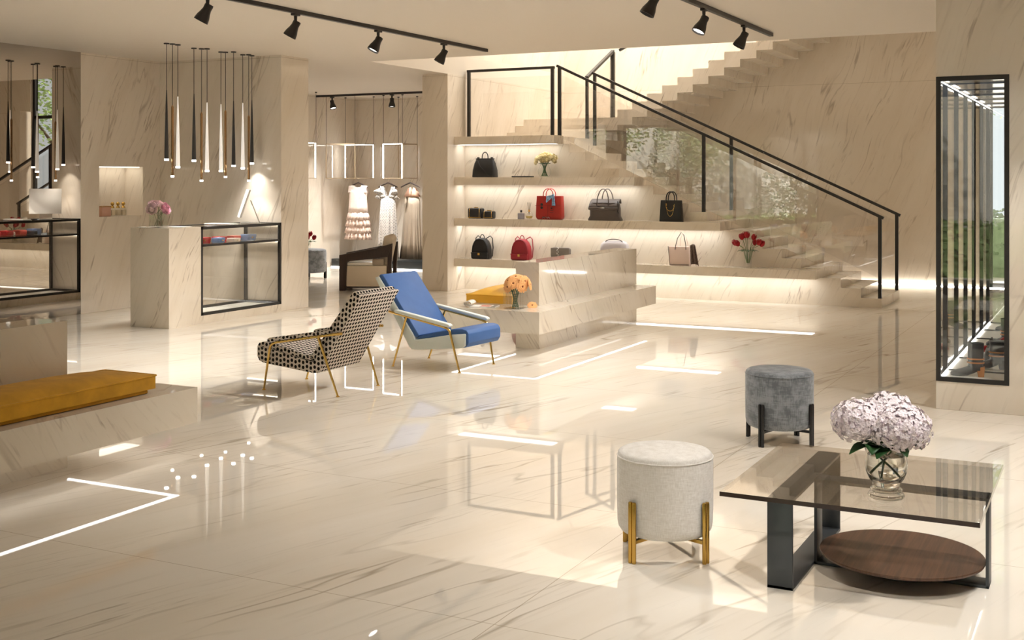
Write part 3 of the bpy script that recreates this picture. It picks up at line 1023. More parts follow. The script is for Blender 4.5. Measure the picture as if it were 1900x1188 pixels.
def tulip(b, c, r, h, tilt, mi=0):
    n, u, v = frame_of(tilt)
    rot = Matrix((u, v, n)).transposed()
    prof = [(0.15, 0), (0.62, 0.12), (0.95, 0.38), (1.0, 0.55), (0.86, 0.8), (0.45, 1.0), (0.1, 0.93)]
    for j in range(6):
        a0 = 2 * PI * j / 6 + (0.5 if j % 2 else 0)
        rad = 1.0 if j % 2 else 0.9
        vs = []
        for pr_, z in prof:
            for s in (-1, -0.4, 0.4, 1):
                w = 0.62 * (1 - max(0, z - 0.55) * 1.4)
                a = a0 + s * w
                q = rot @ Vector((pr_ * r * rad * math.cos(a), pr_ * r * rad * math.sin(a), z * h * (1.0 if s in (-.4, .4) else 0.95)))
                vs.append(q + Vector(c))
        fs = []
        for i in range(len(prof) - 1):
            for k in range(3):
                a = i * 4 + k
                fs.append((a, a + 1, a + 5, a + 4))
        b.raw(vs, fs, mi)
    b.ball(Vector(c) + n * h * 0.42, (r * 0.75, r * 0.75, h * 0.42), 10, 8, mi, rot)

rs = random.Random(3)
# hydrangeas in a footed glass vase
VB = (-0.80, 4.775, GZ + 0.0185)
t = thing('flower_vase', 'footed clear glass vase on the coffee table holding the white hydrangeas', 'vase', VB)
foot = [(0.066, 0.0), (0.069, 0.008), (0.064, 0.018), (0.055, 0.024), (0.056, 0.036), (0.05, 0.0445)]
fb = B().lathe(foot, n=48, capb=False, capt=False)
for rr_, zz_, tt_ in ((0.062, 0.0075, 0.007), (0.055, 0.031, 0.006), (0.045, 0.041, 0.005)):
    fb.tube([(rr_ * math.cos(2 * PI * k / 40), rr_ * math.sin(2 * PI * k / 40), zz_) for k in range(40)], tt_, 10, 1, closed=True)
fb.build('vase_foot', ['clear', 'vase_glass'], t, angle=50, weld=False)
outer = [(0.0, 0.045), (0.05, 0.045), (0.052, 0.055), (0.066, 0.075), (0.077, 0.1),
         (0.0795, 0.125), (0.0775, 0.15), (0.0765, 0.17), (0.082, 0.192), (0.094, 0.215)]
inner = [(0.090, 0.215), (0.078, 0.192), (0.0725, 0.17), (0.0735, 0.15), (0.0755, 0.125), (0.073, 0.1), (0.061, 0.078), (0.04, 0.066), (0.0, 0.062)]
B().lathe(outer + inner, n=48, capb=False, capt=False).build('vase_body', 'vase_glass', t, angle=70)
B().lathe([(0.0, 0.064), (0.038, 0.068), (0.059, 0.08), (0.0712, 0.102), (0.0738, 0.125), (0.0718, 0.15), (0.0708, 0.165), (0.0, 0.165)], n=40, capb=False, capt=False).build('water', 'water', t, angle=60)
M['hyd'] = plain('hydrangea_white', '#F3E8EC', 0.7, spec=0.2)
heads = [((-0.098, -0.015, 0.285), 0.104, 480, 'white hydrangea head on the left of the vase'), ((0.055, -0.02, 0.275), 0.112, 560, 'large white hydrangea head on the right of the vase'),
         ((0.0, 0.06, 0.305), 0.105, 460, 'white hydrangea head rising at the back of the vase')]
for i, (c, r, k, lab) in enumerate(heads):
    h = thing('hydrangea', lab, 'flower', (VB[0] + c[0], VB[1] + c[1], VB[2] + c[2]), 0, 'white hydrangeas on the coffee table')
    b = B(); hydrangea(b, (0, 0, 0), r, k, rs); b.ball((0, 0, -0.01), (r * 0.74, r * 0.74, r * 0.6), 14, 10)
    b.build('petals', 'hyd', h, smooth=False, weld=False)
    foot = [(0.045, 0.0, 0.085), (-0.05, 0.01, 0.085), (-0.01, -0.04, 0.085)][i]
    a = Vector((0, 0, -r * 0.5)); z = Vector(foot) - Vector(c)
    m_ = (a + z) / 2 + Vector((0, 0, 0.0))
    B().tube([a, Vector((a.x * .5 + (0.0 - c[0]) * .5, (0 - c[1]) * .5, 0.19 - c[2])), z], 0.0035, 8).build('stem', 'stemg', h)
    b = B()
    for k2 in range(3):
        ang = [(-2.4, -1.5, -0.6), (-1.9, -0.9, -0.1), (1.2, 2.0, 0.6)][i][k2]
        leaf(b, (-c[0] * 0.6, -c[1] * 0.6, 0.195 - c[2] + 0.015 * k2), (math.cos(ang), math.sin(ang), 0.12), 0.115, 0.075, 0.35)
    b.build('leaves', 'leaf', h, solid=0.0008)

# peonies in a square glass vase on the counter
PB = (-9.36, 9.90, CH)
t = thing('flower_vase', 'square clear glass vase of pink peonies on the counter', 'vase', PB)
b = B()
b.box(-0.07, -0.07, 0, 0.07, 0.07, 0.012)
for q in ((-0.07, -0.07, -0.066, 0.07), (0.066, -0.07, 0.07, 0.07), (-0.066, -0.07, 0.066, -0.066), (-0.066, 0.066, 0.066, 0.07)):
    b.box(q[0], q[1], 0.012, q[2], q[3], 0.16)
b.build('vase_body', 'clear', t, smooth=False, weld=False)
b = B()
for k in range(11):
    a = rs.uniform(0, 2 * PI)
    b.tube([(rs.uniform(-.05, .05), rs.uniform(-.05, .05), 0.014), (0.05 * math.cos(a), 0.05 * math.sin(a), 0.17)], 0.0028, 5)
b.build('cut_stems', plain('pale_stems', '#8C8F78', 0.5), t)
pk = [((0.0, -0.10, 0.20), 0.062, '#F9E6E4', (0.5, -0.7, 0.4), 'blush peony lowest on the left of the counter bouquet'), ((0.0, -0.075, 0.255), 0.056, '#F8DEE4', (0.3, -0.5, 0.8), 'pink peony at the upper left of the counter bouquet'),
      ((-0.01, 0.02, 0.26), 0.058, '#F8DDE1', (0.2, 0.1, 1), 'pale pink peony at the top middle of the counter bouquet'), ((0.05, 0.06, 0.205), 0.066, '#F3BED2', (0.9, 0.1, 0.4), 'deep pink peony facing front in the counter bouquet'),
      ((0.0, 0.12, 0.20), 0.06, '#F9EFE0', (0.2, 0.9, 0.5), 'cream peony on the right of the counter bouquet')]
for c, r, hx, nr, lab in pk:
    h = thing('peony', lab, 'flower', (PB[0] + c[0], PB[1] + c[1], PB[2] + c[2]), 0, 'pink peonies on the counter')
    b = B(); rose(b, (0, 0, 0), r, nr, rs, 0, 5); b.build('petals', plain('peony_petal', hx, 0.7, spec=0.2), h, weld=False, angle=80)
    b = B(); b.tube([(0, 0, -r * 0.4), (-c[0] * 0.5, -c[1] * 0.6, 0.15 - c[2])], 0.003, 6)
    leaf(b, (-c[0] * 0.4, -c[1] * 0.4, 0.16 - c[2]), (c[0] + 0.05, c[1], 0.1), 0.07, 0.03)
    b.build('stem', 'leaf', h)

# gerberas on the bench
GB = (-4.955, 9.835, 0.4105)
t = thing('flower_vase', 'fluted clear glass vase of orange gerberas on the right bench', 'vase', GB)
b = B()
for k in range(16):
    a = 2 * PI * k / 16
    x, y = max(-0.07, min(0.07, 0.1 * math.cos(a))), max(-0.07, min(0.07, 0.1 * math.sin(a)))
    b.cyl((x, y, 0.004), (x, y, 0.145), 0.017, n=10)
b.box(-0.075, -0.075, 0, 0.075, 0.075, 0.006)
b.build('vase_body', thin_glass('fluted_glass', (0.985, 0.985, 0.98), 1.3), t, weld=False)
b = B()
for k in range(12):
    a = 2 * PI * k / 12
    b.tube([(0.03 * math.cos(a + 2), 0.03 * math.sin(a + 2), 0.01), (0.04 * math.cos(a), 0.04 * math.sin(a), 0.18)], 0.003, 5)
for k in range(7):
    a = 2 * PI * k / 7
    leaf(b, (0.03 * math.cos(a), 0.03 * math.sin(a), 0.15), (math.cos(a), math.sin(a), 0.3), 0.06, 0.03)
leaf(b, (0.0, 0.02, 0.26), (0.02, 0.01, 0.9), 0.07, 0.035, 0.1)
b.build('greenery', 'leaf', t)
M['gerb'] = plain('gerbera_petal', '#F2B478', 0.65, spec=0.2, var=0.08, vscale=20)
M['gerbc'] = plain('gerbera_centre', '#8A4A24', 0.8)
gp = [((0.0, -0.045, 0.235), (0.45, -0.85, 0.15), 'front left'), ((0.075, -0.01, 0.205), (0.75, -0.7, 0.05), 'lowest front'), ((0.085, 0.02, 0.25), (0.8, -0.5, 0.3), 'right of centre'),
      ((-0.05, -0.05, 0.20), (-0.3, -0.9, 0.1), 'low at the left'), ((-0.07, 0.0, 0.25), (-0.4, -0.6, 0.5), 'outermost at the left'), ((0.0, 0.01, 0.285), (0.1, -0.4, 0.9), 'at the crown'),
      ((0.06, 0.07, 0.275), (0.5, 0.1, 0.8), 'at the upper right'), ((0.12, 0.05, 0.22), (0.9, 0.2, 0.2), 'outermost at the right'), ((-0.03, 0.07, 0.25), (-0.3, 0.6, 0.6), 'at the back'), ((0.03, 0.10, 0.23), (0.3, 0.9, 0.3), 'low at the back')]
for c, nr, w in gp:
    h = thing('gerbera', 'orange gerbera %s of the bouquet on the right bench' % w, 'flower', (GB[0] + c[0], GB[1] + c[1], GB[2] + c[2]), 0, 'orange gerberas')
    b = B(); gerbera(b, (0, 0, 0), 0.058, nr, rs); b.build('petals', ['gerb', 'gerbc'], h, weld=False, angle=80)
    B().tube([(0, 0, 0), (-c[0] * 0.5, -c[1] * 0.5, 0.17 - c[2])], 0.003, 6).build('stem', 'stemg', h)
h = thing('gerbera', 'single orange gerbera lying on the bench right of its vase', 'flower', (-4.845, 9.965, 0.428))
b = B(); gerbera(b, (0, 0, 0), 0.05, (0.3, -0.6, 0.75), rs); b.build('petals', ['gerb', 'gerbc'], h, weld=False, angle=80)
# magazine
t = thing('magazine', 'open magazine with one page curling up on the right bench', 'magazine', (-5.29, 9.83, 0.411), 14)
b = B(); b.box(-0.11, -0.09, 0, 0.14, 0.09, 0.008); b.build('pages', 'white', t, smooth=False)
b = B(); b.box(-0.02, -0.06, 0.0081, 0.075, 0.055, 0.0088); b.build('printed_picture', plain('magazine_red', '#A8473F', 0.4, var=0.5, vscale=40), t, smooth=False)
b = B(); b.box(0.09, -0.08, 0.0081, 0.13, 0.08, 0.0088); b.build('text_column', plain('magazine_grey', '#77726C', 0.5, var=0.4, vscale=120), t, smooth=False)
b = B()
b.sheet(lambda u, v: (-0.115 - 0.045 * math.sin(v * 4.8) - 0.02 * v, -0.09 + 0.18 * u, 0.03 - 0.026 * math.cos(v * 4.8)), 4, 20)
b.build('curled_page', plain('magazine_page', '#DAD6CE', 0.4, var=0.35, vscale=30), t, solid=0.002)

# ------------------------------------------------------------------ armchairs
def prof_solid(b, poly, ya, yb, mi=0):
    n = len(poly)
    arc = [0.0]
    for k in range(n):
        p, q = poly[k], poly[(k + 1) % n]
        arc.append(arc[-1] + math.hypot(q[0] - p[0], q[1] - p[1]))
    vs = [(p[0], ya, p[1]) for p in poly] + [(p[0], yb, p[1]) for p in poly]
    fs = [tuple(range(n)), tuple(range(2 * n - 1, n - 1, -1))]
    uv = [[(p[1], p[0]) for p in poly], [(p[1], p[0]) for p in reversed(poly)]]
    for k in range(n):
        k2 = (k + 1) % n
        fs.append((k, n + k, n + k2, k2))
        uv.append([(ya, arc[k]), (yb, arc[k]), (yb, arc[k + 1]), (ya, arc[k + 1])])
    b.raw(vs, fs, mi, uv)
    return b
def lounge_chair(label, loc, rz, m_shell, m_back, m_seat, m_pad):
    t = thing('lounge_chair', label, 'armchair', loc, rz)
    hw = 0.262
    # shell: hollow of seat and back in one bent plate with deep sides
    shell = [(-0.535, 0.752), (-0.17, 0.175), (-0.145, 0.16), (-0.10, 0.158), (0.36, 0.203), (0.395, 0.225), (0.402, 0.315), (0.395, 0.325),
             (0.25, 0.308), (-0.09, 0.243), (-0.11, 0.243), (-0.135, 0.29), (-0.495, 0.762)]
    prof_solid(B(), shell, -hw, hw).build('seat_shell', m_shell, t, bevel=0.012, seg=2, angle=50)
    back = [(-0.50, 0.762), (-0.118, 0.262), (-0.095, 0.262), (-0.075, 0.28), (-0.455, 0.774), (-0.475, 0.782), (-0.495, 0.775)]
    prof_solid(B(), back, -hw + 0.012, hw - 0.012).build('back_cushion', m_back, t, bevel=0.01, seg=2, angle=50)
    seat = [(-0.10, 0.248), (0.396, 0.318), (0.400, 0.225), (0.365, 0.206), (0.40, 0.212), (0.425, 0.25), (0.424, 0.325), (0.405, 0.352), (0.36, 0.362), (0.28, 0.356), (0.10, 0.318), (-0.075, 0.275)]
    prof_solid(B(), seat, -hw + 0.010, hw - 0.010).build('seat_cushion', m_seat, t, bevel=0.008, seg=2, angle=50)
    for s in (-1, 1):
        y = s * 0.292
        pad = [(-0.285, 0.466), (0.255, 0.376), (0.275, 0.376), (0.28, 0.392), (0.262, 0.404), (-0.275, 0.492), (-0.292, 0.482)]
        prof_solid(B(), pad, y - 0.026, y + 0.026).build('armrest', m_pad, t, bevel=0.006, seg=2, angle=50)
        pts = [(-0.375, s * 0.270, 0.468), (-0.29, y, 0.458)]
        pts += [(0.20, y, 0.374), (0.24, y, 0.362), (0.262, y, 0.345), (0.272, y, 0.315), (0.345, s * 0.268, 0.006)]
        leg = B().tube(pts, [0.0105] * 6 + [0.0075], 10).build('front_leg', 'brass', t)
        B().lathe([(0.014, 0), (0.014, 0.005), (0.009, 0.008)], (0.345, s * 0.268, 0.0), 12).build('foot_pad', 'brass', leg)
        leg = B().tube([(-0.175, y, 0.437), (-0.335, s * 0.268, 0.006)], [0.0105, 0.0075], 10).build('rear_leg', 'brass', t)
        B().lathe([(0.014, 0), (0.014, 0.005), (0.009, 0.008)], (-0.335, s * 0.268, 0.0), 12).build('foot_pad', 'brass', leg)
    return t
M['dots'] = dotted('dotted_fabric')
M['blue'] = plain('blue_leather', '#416399', 0.55, spec=0.3, var=0.05, vscale=10, bump=0.1, bscale=300)
M['icewhite'] = plain('ice_white_leather', '#DDE2DC', 0.5, spec=0.35)
lounge_chair('cream lounge chair covered in black dots with its back towards the blue chair', (-5.45, 7.52, 0), 180, 'dots', 'dots', 'dots', 'dots')
lounge_chair('blue and white lounge chair with brass legs between the dotted chair and the bench', (-5.18, 8.90, 0), -4, 'icewhite', 'blue', 'blue', 'icewhite')

# armchair and pouf in the dressing room
M['wenge'] = woodmat('wenge', '#2A1D18', '#3B2A22', (0, 1))
M['cream'] = plain('cream_upholstery', '#D9CDBB', 0.8, spec=0.2)
M['greyfab'] = plain('grey_cushion', '#A79B8C', 0.85)
t = thing('club_chair', 'dark wood and cream club chair standing before the hanging dresses', 'armchair', (-9.79, 14.66, 0), 25)
t.scale = (0.84, 0.86, 1.0)
for y0 in (-0.41, 0.29):
    b = B()
    p1 = [(-0.445, 0.0), (-0.315, 0.0), (-0.30, 0.425), (0.38, 0.49), (0.385, 0.60), (0.47, 0.685), (0.10, 0.60), (-0.445, 0.51)]
    b.extrude([(-0.445, 0.0), (-0.335, 0.0), (-0.305, 0.42), (-0.445, 0.51)], y0, y0 + 0.1, 'y')
    b.extrude([(-0.445, 0.51), (-0.305, 0.42), (0.385, 0.485), (0.465, 0.68), (0.2, 0.615)], y0, y0 + 0.1, 'y')
    b.extrude([(0.385, 0.485), (0.465, 0.68), (0.43, 0.0), (0.37, 0.0)], y0 + 0.01, y0 + 0.09, 'y')
    b.build('arm_frame', 'wenge', t, bevel=0.004)
B().box(-0.40, -0.31, 0.035, 0.40, 0.29, 0.06).build('base_frame', 'wenge', t, smooth=False)
B().box(-0.325, -0.40, 0.06, 0.37, 0.285, 0.36).build('seat_box', 'cream', t, bevel=0.012)
B().box(-0.32, -0.385, 0.36, 0.2, 0.28, 0.41).build('seat_cushion', 'white', t, bevel=0.02)
b = B(); b.extrude([(0.22, 0.36), (0.37, 0.36), (0.46, 0.74), (0.40, 0.80), (0.31, 0.78)], -0.30, 0.285, 'y'); b.build('back_cushion', 'cream', t, bevel=0.025)
B().box(0.12, -0.40, 0.362, 0.32, -0.31, 0.46).build('side_pillow', 'greyfab', t, bevel=0.02)

t = thing('pouf', 'grey round pouf on dark legs half hidden behind the counter pillar', 'stool', (-11.72, 15.75, 0))
B().lathe([(0.0, 0.10), (0.30, 0.10), (0.315, 0.12), (0.32, 0.40), (0.315, 0.455), (0.29, 0.47), (0.0, 0.475)], n=40, capb=False, capt=False).build('seat_body', 'greyvelvet', t)
for a in (-60, 30, 120, 210):
    B().bar((0.30 * math.cos(R(a)), 0.30 * math.sin(R(a)), 0), (0.30 * math.cos(R(a)), 0.30 * math.sin(R(a)), 0.26), 0.035).build('leg', 'blackleg', t, smooth=False)
B().bar((-0.29, -0.16, 0.245), (0.2, -0.245, 0.245), 0.03).build('leg_rail', 'blackleg', t, smooth=False)
M['red'] = plain('tulip_red', '#A3161F', 0.5, spec=0.3, var=0.15, vscale=20)
def tulips(label, glab, loc, n, spread, h, seed, vz=0.235, vr=0.062):
    t = thing('flower_vase', label, 'vase', loc)
    B().lathe([(0.0, 0.0), (vr * 0.72, 0.0), (vr * 0.70, 0.04), (vr * 0.8, vz * 0.6), (vr, vz), (vr * 0.93, vz), (vr * 0.72, vz * 0.6), (vr * 0.6, 0.05), (0.0, 0.04)], n=32, capb=False, capt=False).build('vase_body', 'clear', t)
    q = random.Random(seed)
    b = B()
    for k in range(10):
        a = 2 * PI * k / 10
        leaf(b, (0.03 * math.cos(a), 0.03 * math.sin(a), vz * 0.9), (math.cos(a), math.sin(a), 0.5), 0.13, 0.03, 0.5)
    b.build('leaves', 'leaf', t)
    for k in range(n):
        a = 2 * PI * k / n + q.uniform(-.2, .2)
        rr = spread * (0.45 if k % 2 else 1.0)
        x, y, z = rr * math.cos(a), rr * math.sin(a) * 0.6, h * (1.0 if k % 2 else 0.80) * q.uniform(0.94, 1.04)
        f = thing('tulip', glab % (['leaning left', 'standing right of centre', 'leaning right', 'at the right back', 'at the middle back', 'left of centre', 'at the far left', 'low in front', 'tallest at the centre'][k]), 'flower', (loc[0] + x, loc[1] + y, loc[2] + z), 0, 'red tulips ' + glab.split(' of the ')[1])
        B_ = B(); tulip(B_, (0, 0, -0.02), 0.036, 0.088, (x * 2.0, y * 2.0, 0.5)); B_.build('petals', 'red', f, weld=False, angle=70)
        B().tube([(0, 0, 0), (-x * 0.55, -y * 0.55, vz - z + 0.02), (-x * 0.9, -y * 0.9, 0.06 - z)], 0.0035, 6).build('stem', 'stemg', f)
tulips('flared glass vase of red tulips on the lowest shelf beside the stairs', 'red tulip %s of the shelf vase', (-4.26, 15.13, 0.4605), 9, 0.165, 0.39, 4)
tulips('small glass vase of red tulips on the grey pouf', 'red tulip %s of the vase on the pouf', (-11.62, 15.66, 0.4755), 5, 0.10, 0.22, 9, 0.13, 0.05)

# ------------------------------------------------------------------ bags and small things on the shelves
def loft(b, secs, mi=0):
    """secs: list of (z, half width, half depth, corner, y shift); rounded rectangle sections"""
    n = 28
    vs = []
    for z, w, d, pw, ys in secs:
        for k in range(n):
            a = 2 * PI * k / n
            ca, sa = math.cos(a), math.sin(a)
            vs.append((w * math.copysign(abs(ca) ** pw, ca), ys + d * math.copysign(abs(sa) ** pw, sa), z))
    fs = [tuple(range(n - 1, -1, -1)), tuple((len(secs) - 1) * n + k for k in range(n))]
    for i in range(len(secs) - 1):
        for k in range(n):
            k2 = (k + 1) % n
            fs.append((i * n + k, i * n + k2, (i + 1) * n + k2, (i + 1) * n + k))
    b.raw(vs, fs, mi)
    return b
def arch(w, z0, z1, y=0.0, x=0.0, n=14, lean=0.0):
    pts = []
    for k in range(n + 1):
        a = PI * k / n
        pts.append((x - w * math.cos(a), y + lean * math.sin(a), z0 + (z1 - z0) * math.sin(a) ** 0.8))
    return pts
Z2_, Z3_, Z4_ = 1.631, 1.040, 0.460
BY = 15.15
M['blk'] = plain('black_leather', '#232426', 0.42, spec=0.5)
M['blk2'] = plain('black_quilted_leather', '#1A1A1B', 0.45, spec=0.5, bump=0.8, bscale=45)
# black doctor bag
t = thing('handbag', 'black doctor style handbag with a shoulder strap on the shelf of the yellow roses', 'handbag', (-8.12, BY, Z2_))
loft(B(), [(0.0, .182, .075, .35, 0), (0.01, .185, .08, .35, 0), (0.10, .18, .078, .4, 0), (0.20, .16, .055, .4, 0), (0.25, .14, .03, .4, 0), (0.262, .138, .026, .4, 0)]).build('bag_body', 'blk', t, angle=50)
B().box(-.142, -.028, 0.255, .142, .028, 0.272).build('frame_clasp', 'blackleg', t, bevel=0.006)
B().tube(arch(.048, 0.27, 0.36), 0.0075, 8).build('handle', 'blackleg', t)
B().tube([(-.10, -.045, 0.24), (-.04, -.075, 0.15), (0.10, -.088, 0.03), (0.17, -.088, 0.012)], 0.007, 6).build('strap', 'blackleg', t)
for x in (-.11, .11):
    B().box(x - .01, -.02, 0.27, x + .01, .02, 0.288).build('strap_ring', 'blackleg', t, smooth=False)
tag(B().box(-7.65, 15.06, Z2_, -7.38, 15.24, Z2_ + 0.016).build('flat_clutch', 'blk', bevel=0.005), 'flat black clutch lying on the shelf left of the yellow roses', 'clutch')
# yellow roses
RV = (-7.17, 15.14, Z2_)
t = thing('flower_vase', 'round clear glass vase of yellow roses on the second shelf', 'vase', RV)
B().lathe([(0.0, 0.0), (0.055, 0.0), (0.062, 0.006), (0.09, 0.05), (0.095, 0.085), (0.075, 0.13), (0.06, 0.165), (0.072, 0.19)], n=32, capb=False, capt=False).build('vase_body', 'clear', t)
b = B()
for k in range(14):
    a = 2 * PI * k / 14
    b.tube([(0.045 * math.cos(a + 2.4), 0.045 * math.sin(a + 2.4), 0.012), (0.03 * math.cos(a), 0.03 * math.sin(a), 0.17), (0.08 * math.cos(a), 0.06 * math.sin(a), 0.24)], 0.0035, 5)
    leaf(b, (0.03 * math.cos(a), 0.03 * math.sin(a), 0.18), (math.cos(a), math.sin(a), 0.5), 0.07, 0.035)
b.build('stems', 'leaf', t)
M['yrose'] = plain('rose_yellow', '#FAF0CC', 0.7, spec=0.2)
ry = [(-.135, 0, .215, 'lowest at the left'), (-.10, -.03, .26, 'left of centre'), (-.06, .02, .31, 'at the upper left'), (0, -.05, .235, 'low in the middle'), (-.03, -.05, .285, 'just left of the middle'),
      (.03, -.04, .30, 'right of the middle'), (0.0, .03, .335, 'topmost'), (.07, .02, .315, 'at the upper right'), (.10, -.03, .27, 'right of centre'), (.14, .01, .235, 'lowest at the right'),
      (.065, -.06, .245, 'low right in front'), (.15, .03, .285, 'outermost at the right'), (-.14, .04, .265, 'outermost at the left')]
for x, y, z, w in ry:
    f = thing('rose', 'yellow rose %s of the shelf bouquet' % w, 'flower', (RV[0] + x, RV[1] + y, RV[2] + z), 0, 'yellow roses on the shelf')
    b = B(); rose(b, (0, 0, 0), 0.047, (x, y - 0.06, z - 0.16), rs, 0, 3); b.build('petals', 'yrose', f, weld=False, angle=80)
# small boxes with gold trim
for (x, w, h, d, lab) in ((-8.262, .112, .145, .055, 'larger black box bag with gold edges at the left end of the third shelf'), (-8.045, .082, .105, .05, 'smaller black and gold box bag beside the larger one on the third shelf')):
    t = thing('box_bag', lab, 'handbag', (x, 15.14, Z3_))
    B().box(-w, -d, 0, w, d, h).build('bag_body', 'blk', t, bevel=0.018, seg=3)
    b = B()
    for s in (-1, 1):
        pth = [(s * w * 0.72, -d - 0.002, 0.008), (s * w * 0.72, -d - 0.002, h - 0.012), (s * w * 0.72, -d * 0.6, h + 0.002), (s * w * 0.72, d * 0.6, h + 0.002)]
        b.tube(pth, 0.0035, 6)
    b.tube([(-w + .006, -d - .001, 0.012), (w - .006, -d - .001, 0.012)], 0.004, 6)
    b.build('gold_trim', 'brass', t)
    B().box(-0.03, -0.015, h, 0.03, 0.015, h + 0.014).build('clasp', 'brass', t, bevel=0.004)
# perfume and diffuser
t = thing('perfume_bottle', 'square grey perfume bottle with a dark cap on the third shelf', 'bottle', (-7.53, 15.13, Z3_))
B().box(-.047, -.025, 0, .047, .025, .083).build('bottle_body', plain('smoked_glass', '#9C97A0', 0.1, spec=0.8), t, bevel=0.008)
B().cyl((0, 0, .083), (0, 0, .095), .012).build('neck', 'chrome', t)
B().cyl((0, 0, .095), (0, 0, .125), .015).build('cap', 'blk', t)
t = thing('reed_diffuser', 'round clear diffuser with thin reeds beside the square perfume bottle', 'diffuser', (-7.405, 15.13, Z3_))
B().ball((0, 0, .055), (.06, .045, .055), 20, 14).build('bottle_body', 'clear', t)
B().lathe([(0, .008), (.04, .012), (.053, .045), (0, .045)], n=20, capb=False, capt=False, squash=(1, .75)).build('perfume', plain('amber_oil', '#D9C27A', 0.1), t)
B().lathe([(.016, .10), (.014, .12), (.018, .132)], n=14).build('neck', 'brass', t)
b = B()
for a in (-.35, -.1, .1, .3):
    b.tube([(0, 0, .06), (a * .09, .005, .235)], .002, 5)
b.build('reeds', 'blackleg', t)
# red tote
M['redl'] = plain('red_leather', '#A92B22', 0.45, spec=0.4)
t = thing('tote_bag', 'red leather tote with ring handles and a blue scarf on the third shelf', 'handbag', (-7.088, BY, Z3_))
loft(B(), [(0.0, .17, .06, .3, 0), (.012, .19, .07, .3, 0), (.04, .2, .075, .3, 0), (.20, .197, .07, .3, 0), (.328, .19, .06, .3, 0)]).build('bag_body', 'redl', t, angle=50)
for y in (-.045, .045):
    pts = [(-.01 + .075 * math.cos(a), y, .345 + .085 * math.sin(a)) for a in [2 * PI * k / 28 for k in range(28)]]
    B().tube(pts, .0065, 8, closed=True).build('handle', 'redl', t)
b = B()
for zc in (.165, .21):
    b.lathe([(0, -.004), (.018, -.004), (.018, .004), (0, .004)], (-.095, -.076, zc), 18, rot=Matrix.Rotation(R(90), 3, 'X'), capb=False, capt=False)
b.build('round_studs', 'blk', t)
b = B()
b.box(-.195, -.0765, .192, .195, -.072, .197); b.box(-.003, -.0775, .01, .003, -.073, .195)
b.build('seam', plain('dark_red_seam', '#7E1D17', 0.5), t, smooth=False)
b = B()
for k, (x0, z0, x1, z1) in enumerate(((-.08, .012, -.075, .04), (-.075, .04, -.062, .022), (-.062, .022, -.05, .04), (-.05, .04, -.047, .014), (-.035, .036, -.02, .034), (-.02, .034, -.015, .016), (.0, .038, .004, .014), (.004, .03, .02, .036), (.022, .03, .03, .016))):
    b.bar((x0, -.0785, z0), (x1, -.0785, z1), .006, .004, up=(0, 1, 0))
b.build('silver_lettering', 'chrome', t, smooth=False)
b = B()
b.box(.035, -.0785, .125, .08, -.074, .131); b.box(.03, -.0785, .095, .085, -.074, .099)
b.raw([(.04, -.0785, .16), (.058, -.0785, .145), (.076, -.0785, .162), (.058, -.0785, .172)], [(0, 1, 2, 3)])
b.build('printed_marks', 'blk', t, smooth=False)
m = plain('blue_scarf', '#8FB4D9', 0.7, var=0.45, vscale=45)
b = B()
b.sheet(lambda u, v: (.085 + .035 * (u - .5) * (1 + .6 * v) + .008 * v, -.085 - .008 * math.sin(u * 9), .355 - .16 * v), 8, 8)
b.sheet(lambda u, v: (.075 - .095 * v, -.088 - .006 * math.sin(u * 7), .325 - .045 * v + (u - .5) * (.035 + .06 * v)), 8, 8)
b.ball((.078, -.082, .325), (.02, .014, .02), 10, 8)
tag(b.build('silk_scarf', m, None, solid=0.003), 'light blue patterned scarf knotted on the red tote handle', 'scarf').location = (-7.088, BY, Z3_)
# grey brown satchel
M['taupe'] = plain('taupe_leather', '#5C534F', 0.42, spec=0.45, bump=0.2, bscale=60)
t = thing('handbag', 'taupe flap handbag with a silver turn lock on the third shelf', 'handbag', (-6.255, BY, Z3_))
loft(B(), [(0, .235, .09, .35, 0), (.012, .238, .09, .35, 0), (.06, .212, .085, .4, 0), (.16, .215, .075, .45, 0), (.24, .205, .055, .5, 0)]).build('bag_body', 'taupe', t, angle=55)
b = B()
b.sheet(lambda u, v: ((u - .5) * .42 * (1 + .02 * v), -.03 - .055 * math.sin(v * PI / 2) + .08 * (1 - v), .292 - .115 * v ** 1.6 - .004 * math.sin(u * 12) * v), 16, 8)
b.sheet(lambda u, v: ((u - .5) * .42, .05 + .02 * v, .292 - .06 * v), 8, 3)
b.build('flap', 'taupe', t, solid=0.008)
b = B()
b.sheet(lambda u, v: ((u - .5) * .43, -.088 - .004 * math.sin(v * 3.1), .182 - .035 * v - .012 * abs(math.sin(u * 3 * PI)) * v), 24, 3)
b.build('belt_strap', 'taupe', t, solid=0.005)
B().box(-.03, -.104, .165, .03, -.092, .182).build('turn_lock', 'chrome', t, bevel=0.004)
for y, x in ((-.07, -.012), (.055, .012)):
    B().tube(arch(.085, .20, .43, y, x, lean=0.03 if y < 0 else -.01), .0075, 8).build('handle', 'taupe', t)
B().tube([(.20, -.05, .26), (.222, -.07, .22), (.21, -.075, .12), (.222, -.07, .10)], .009, 6).build('side_tassel', 'blk', t)
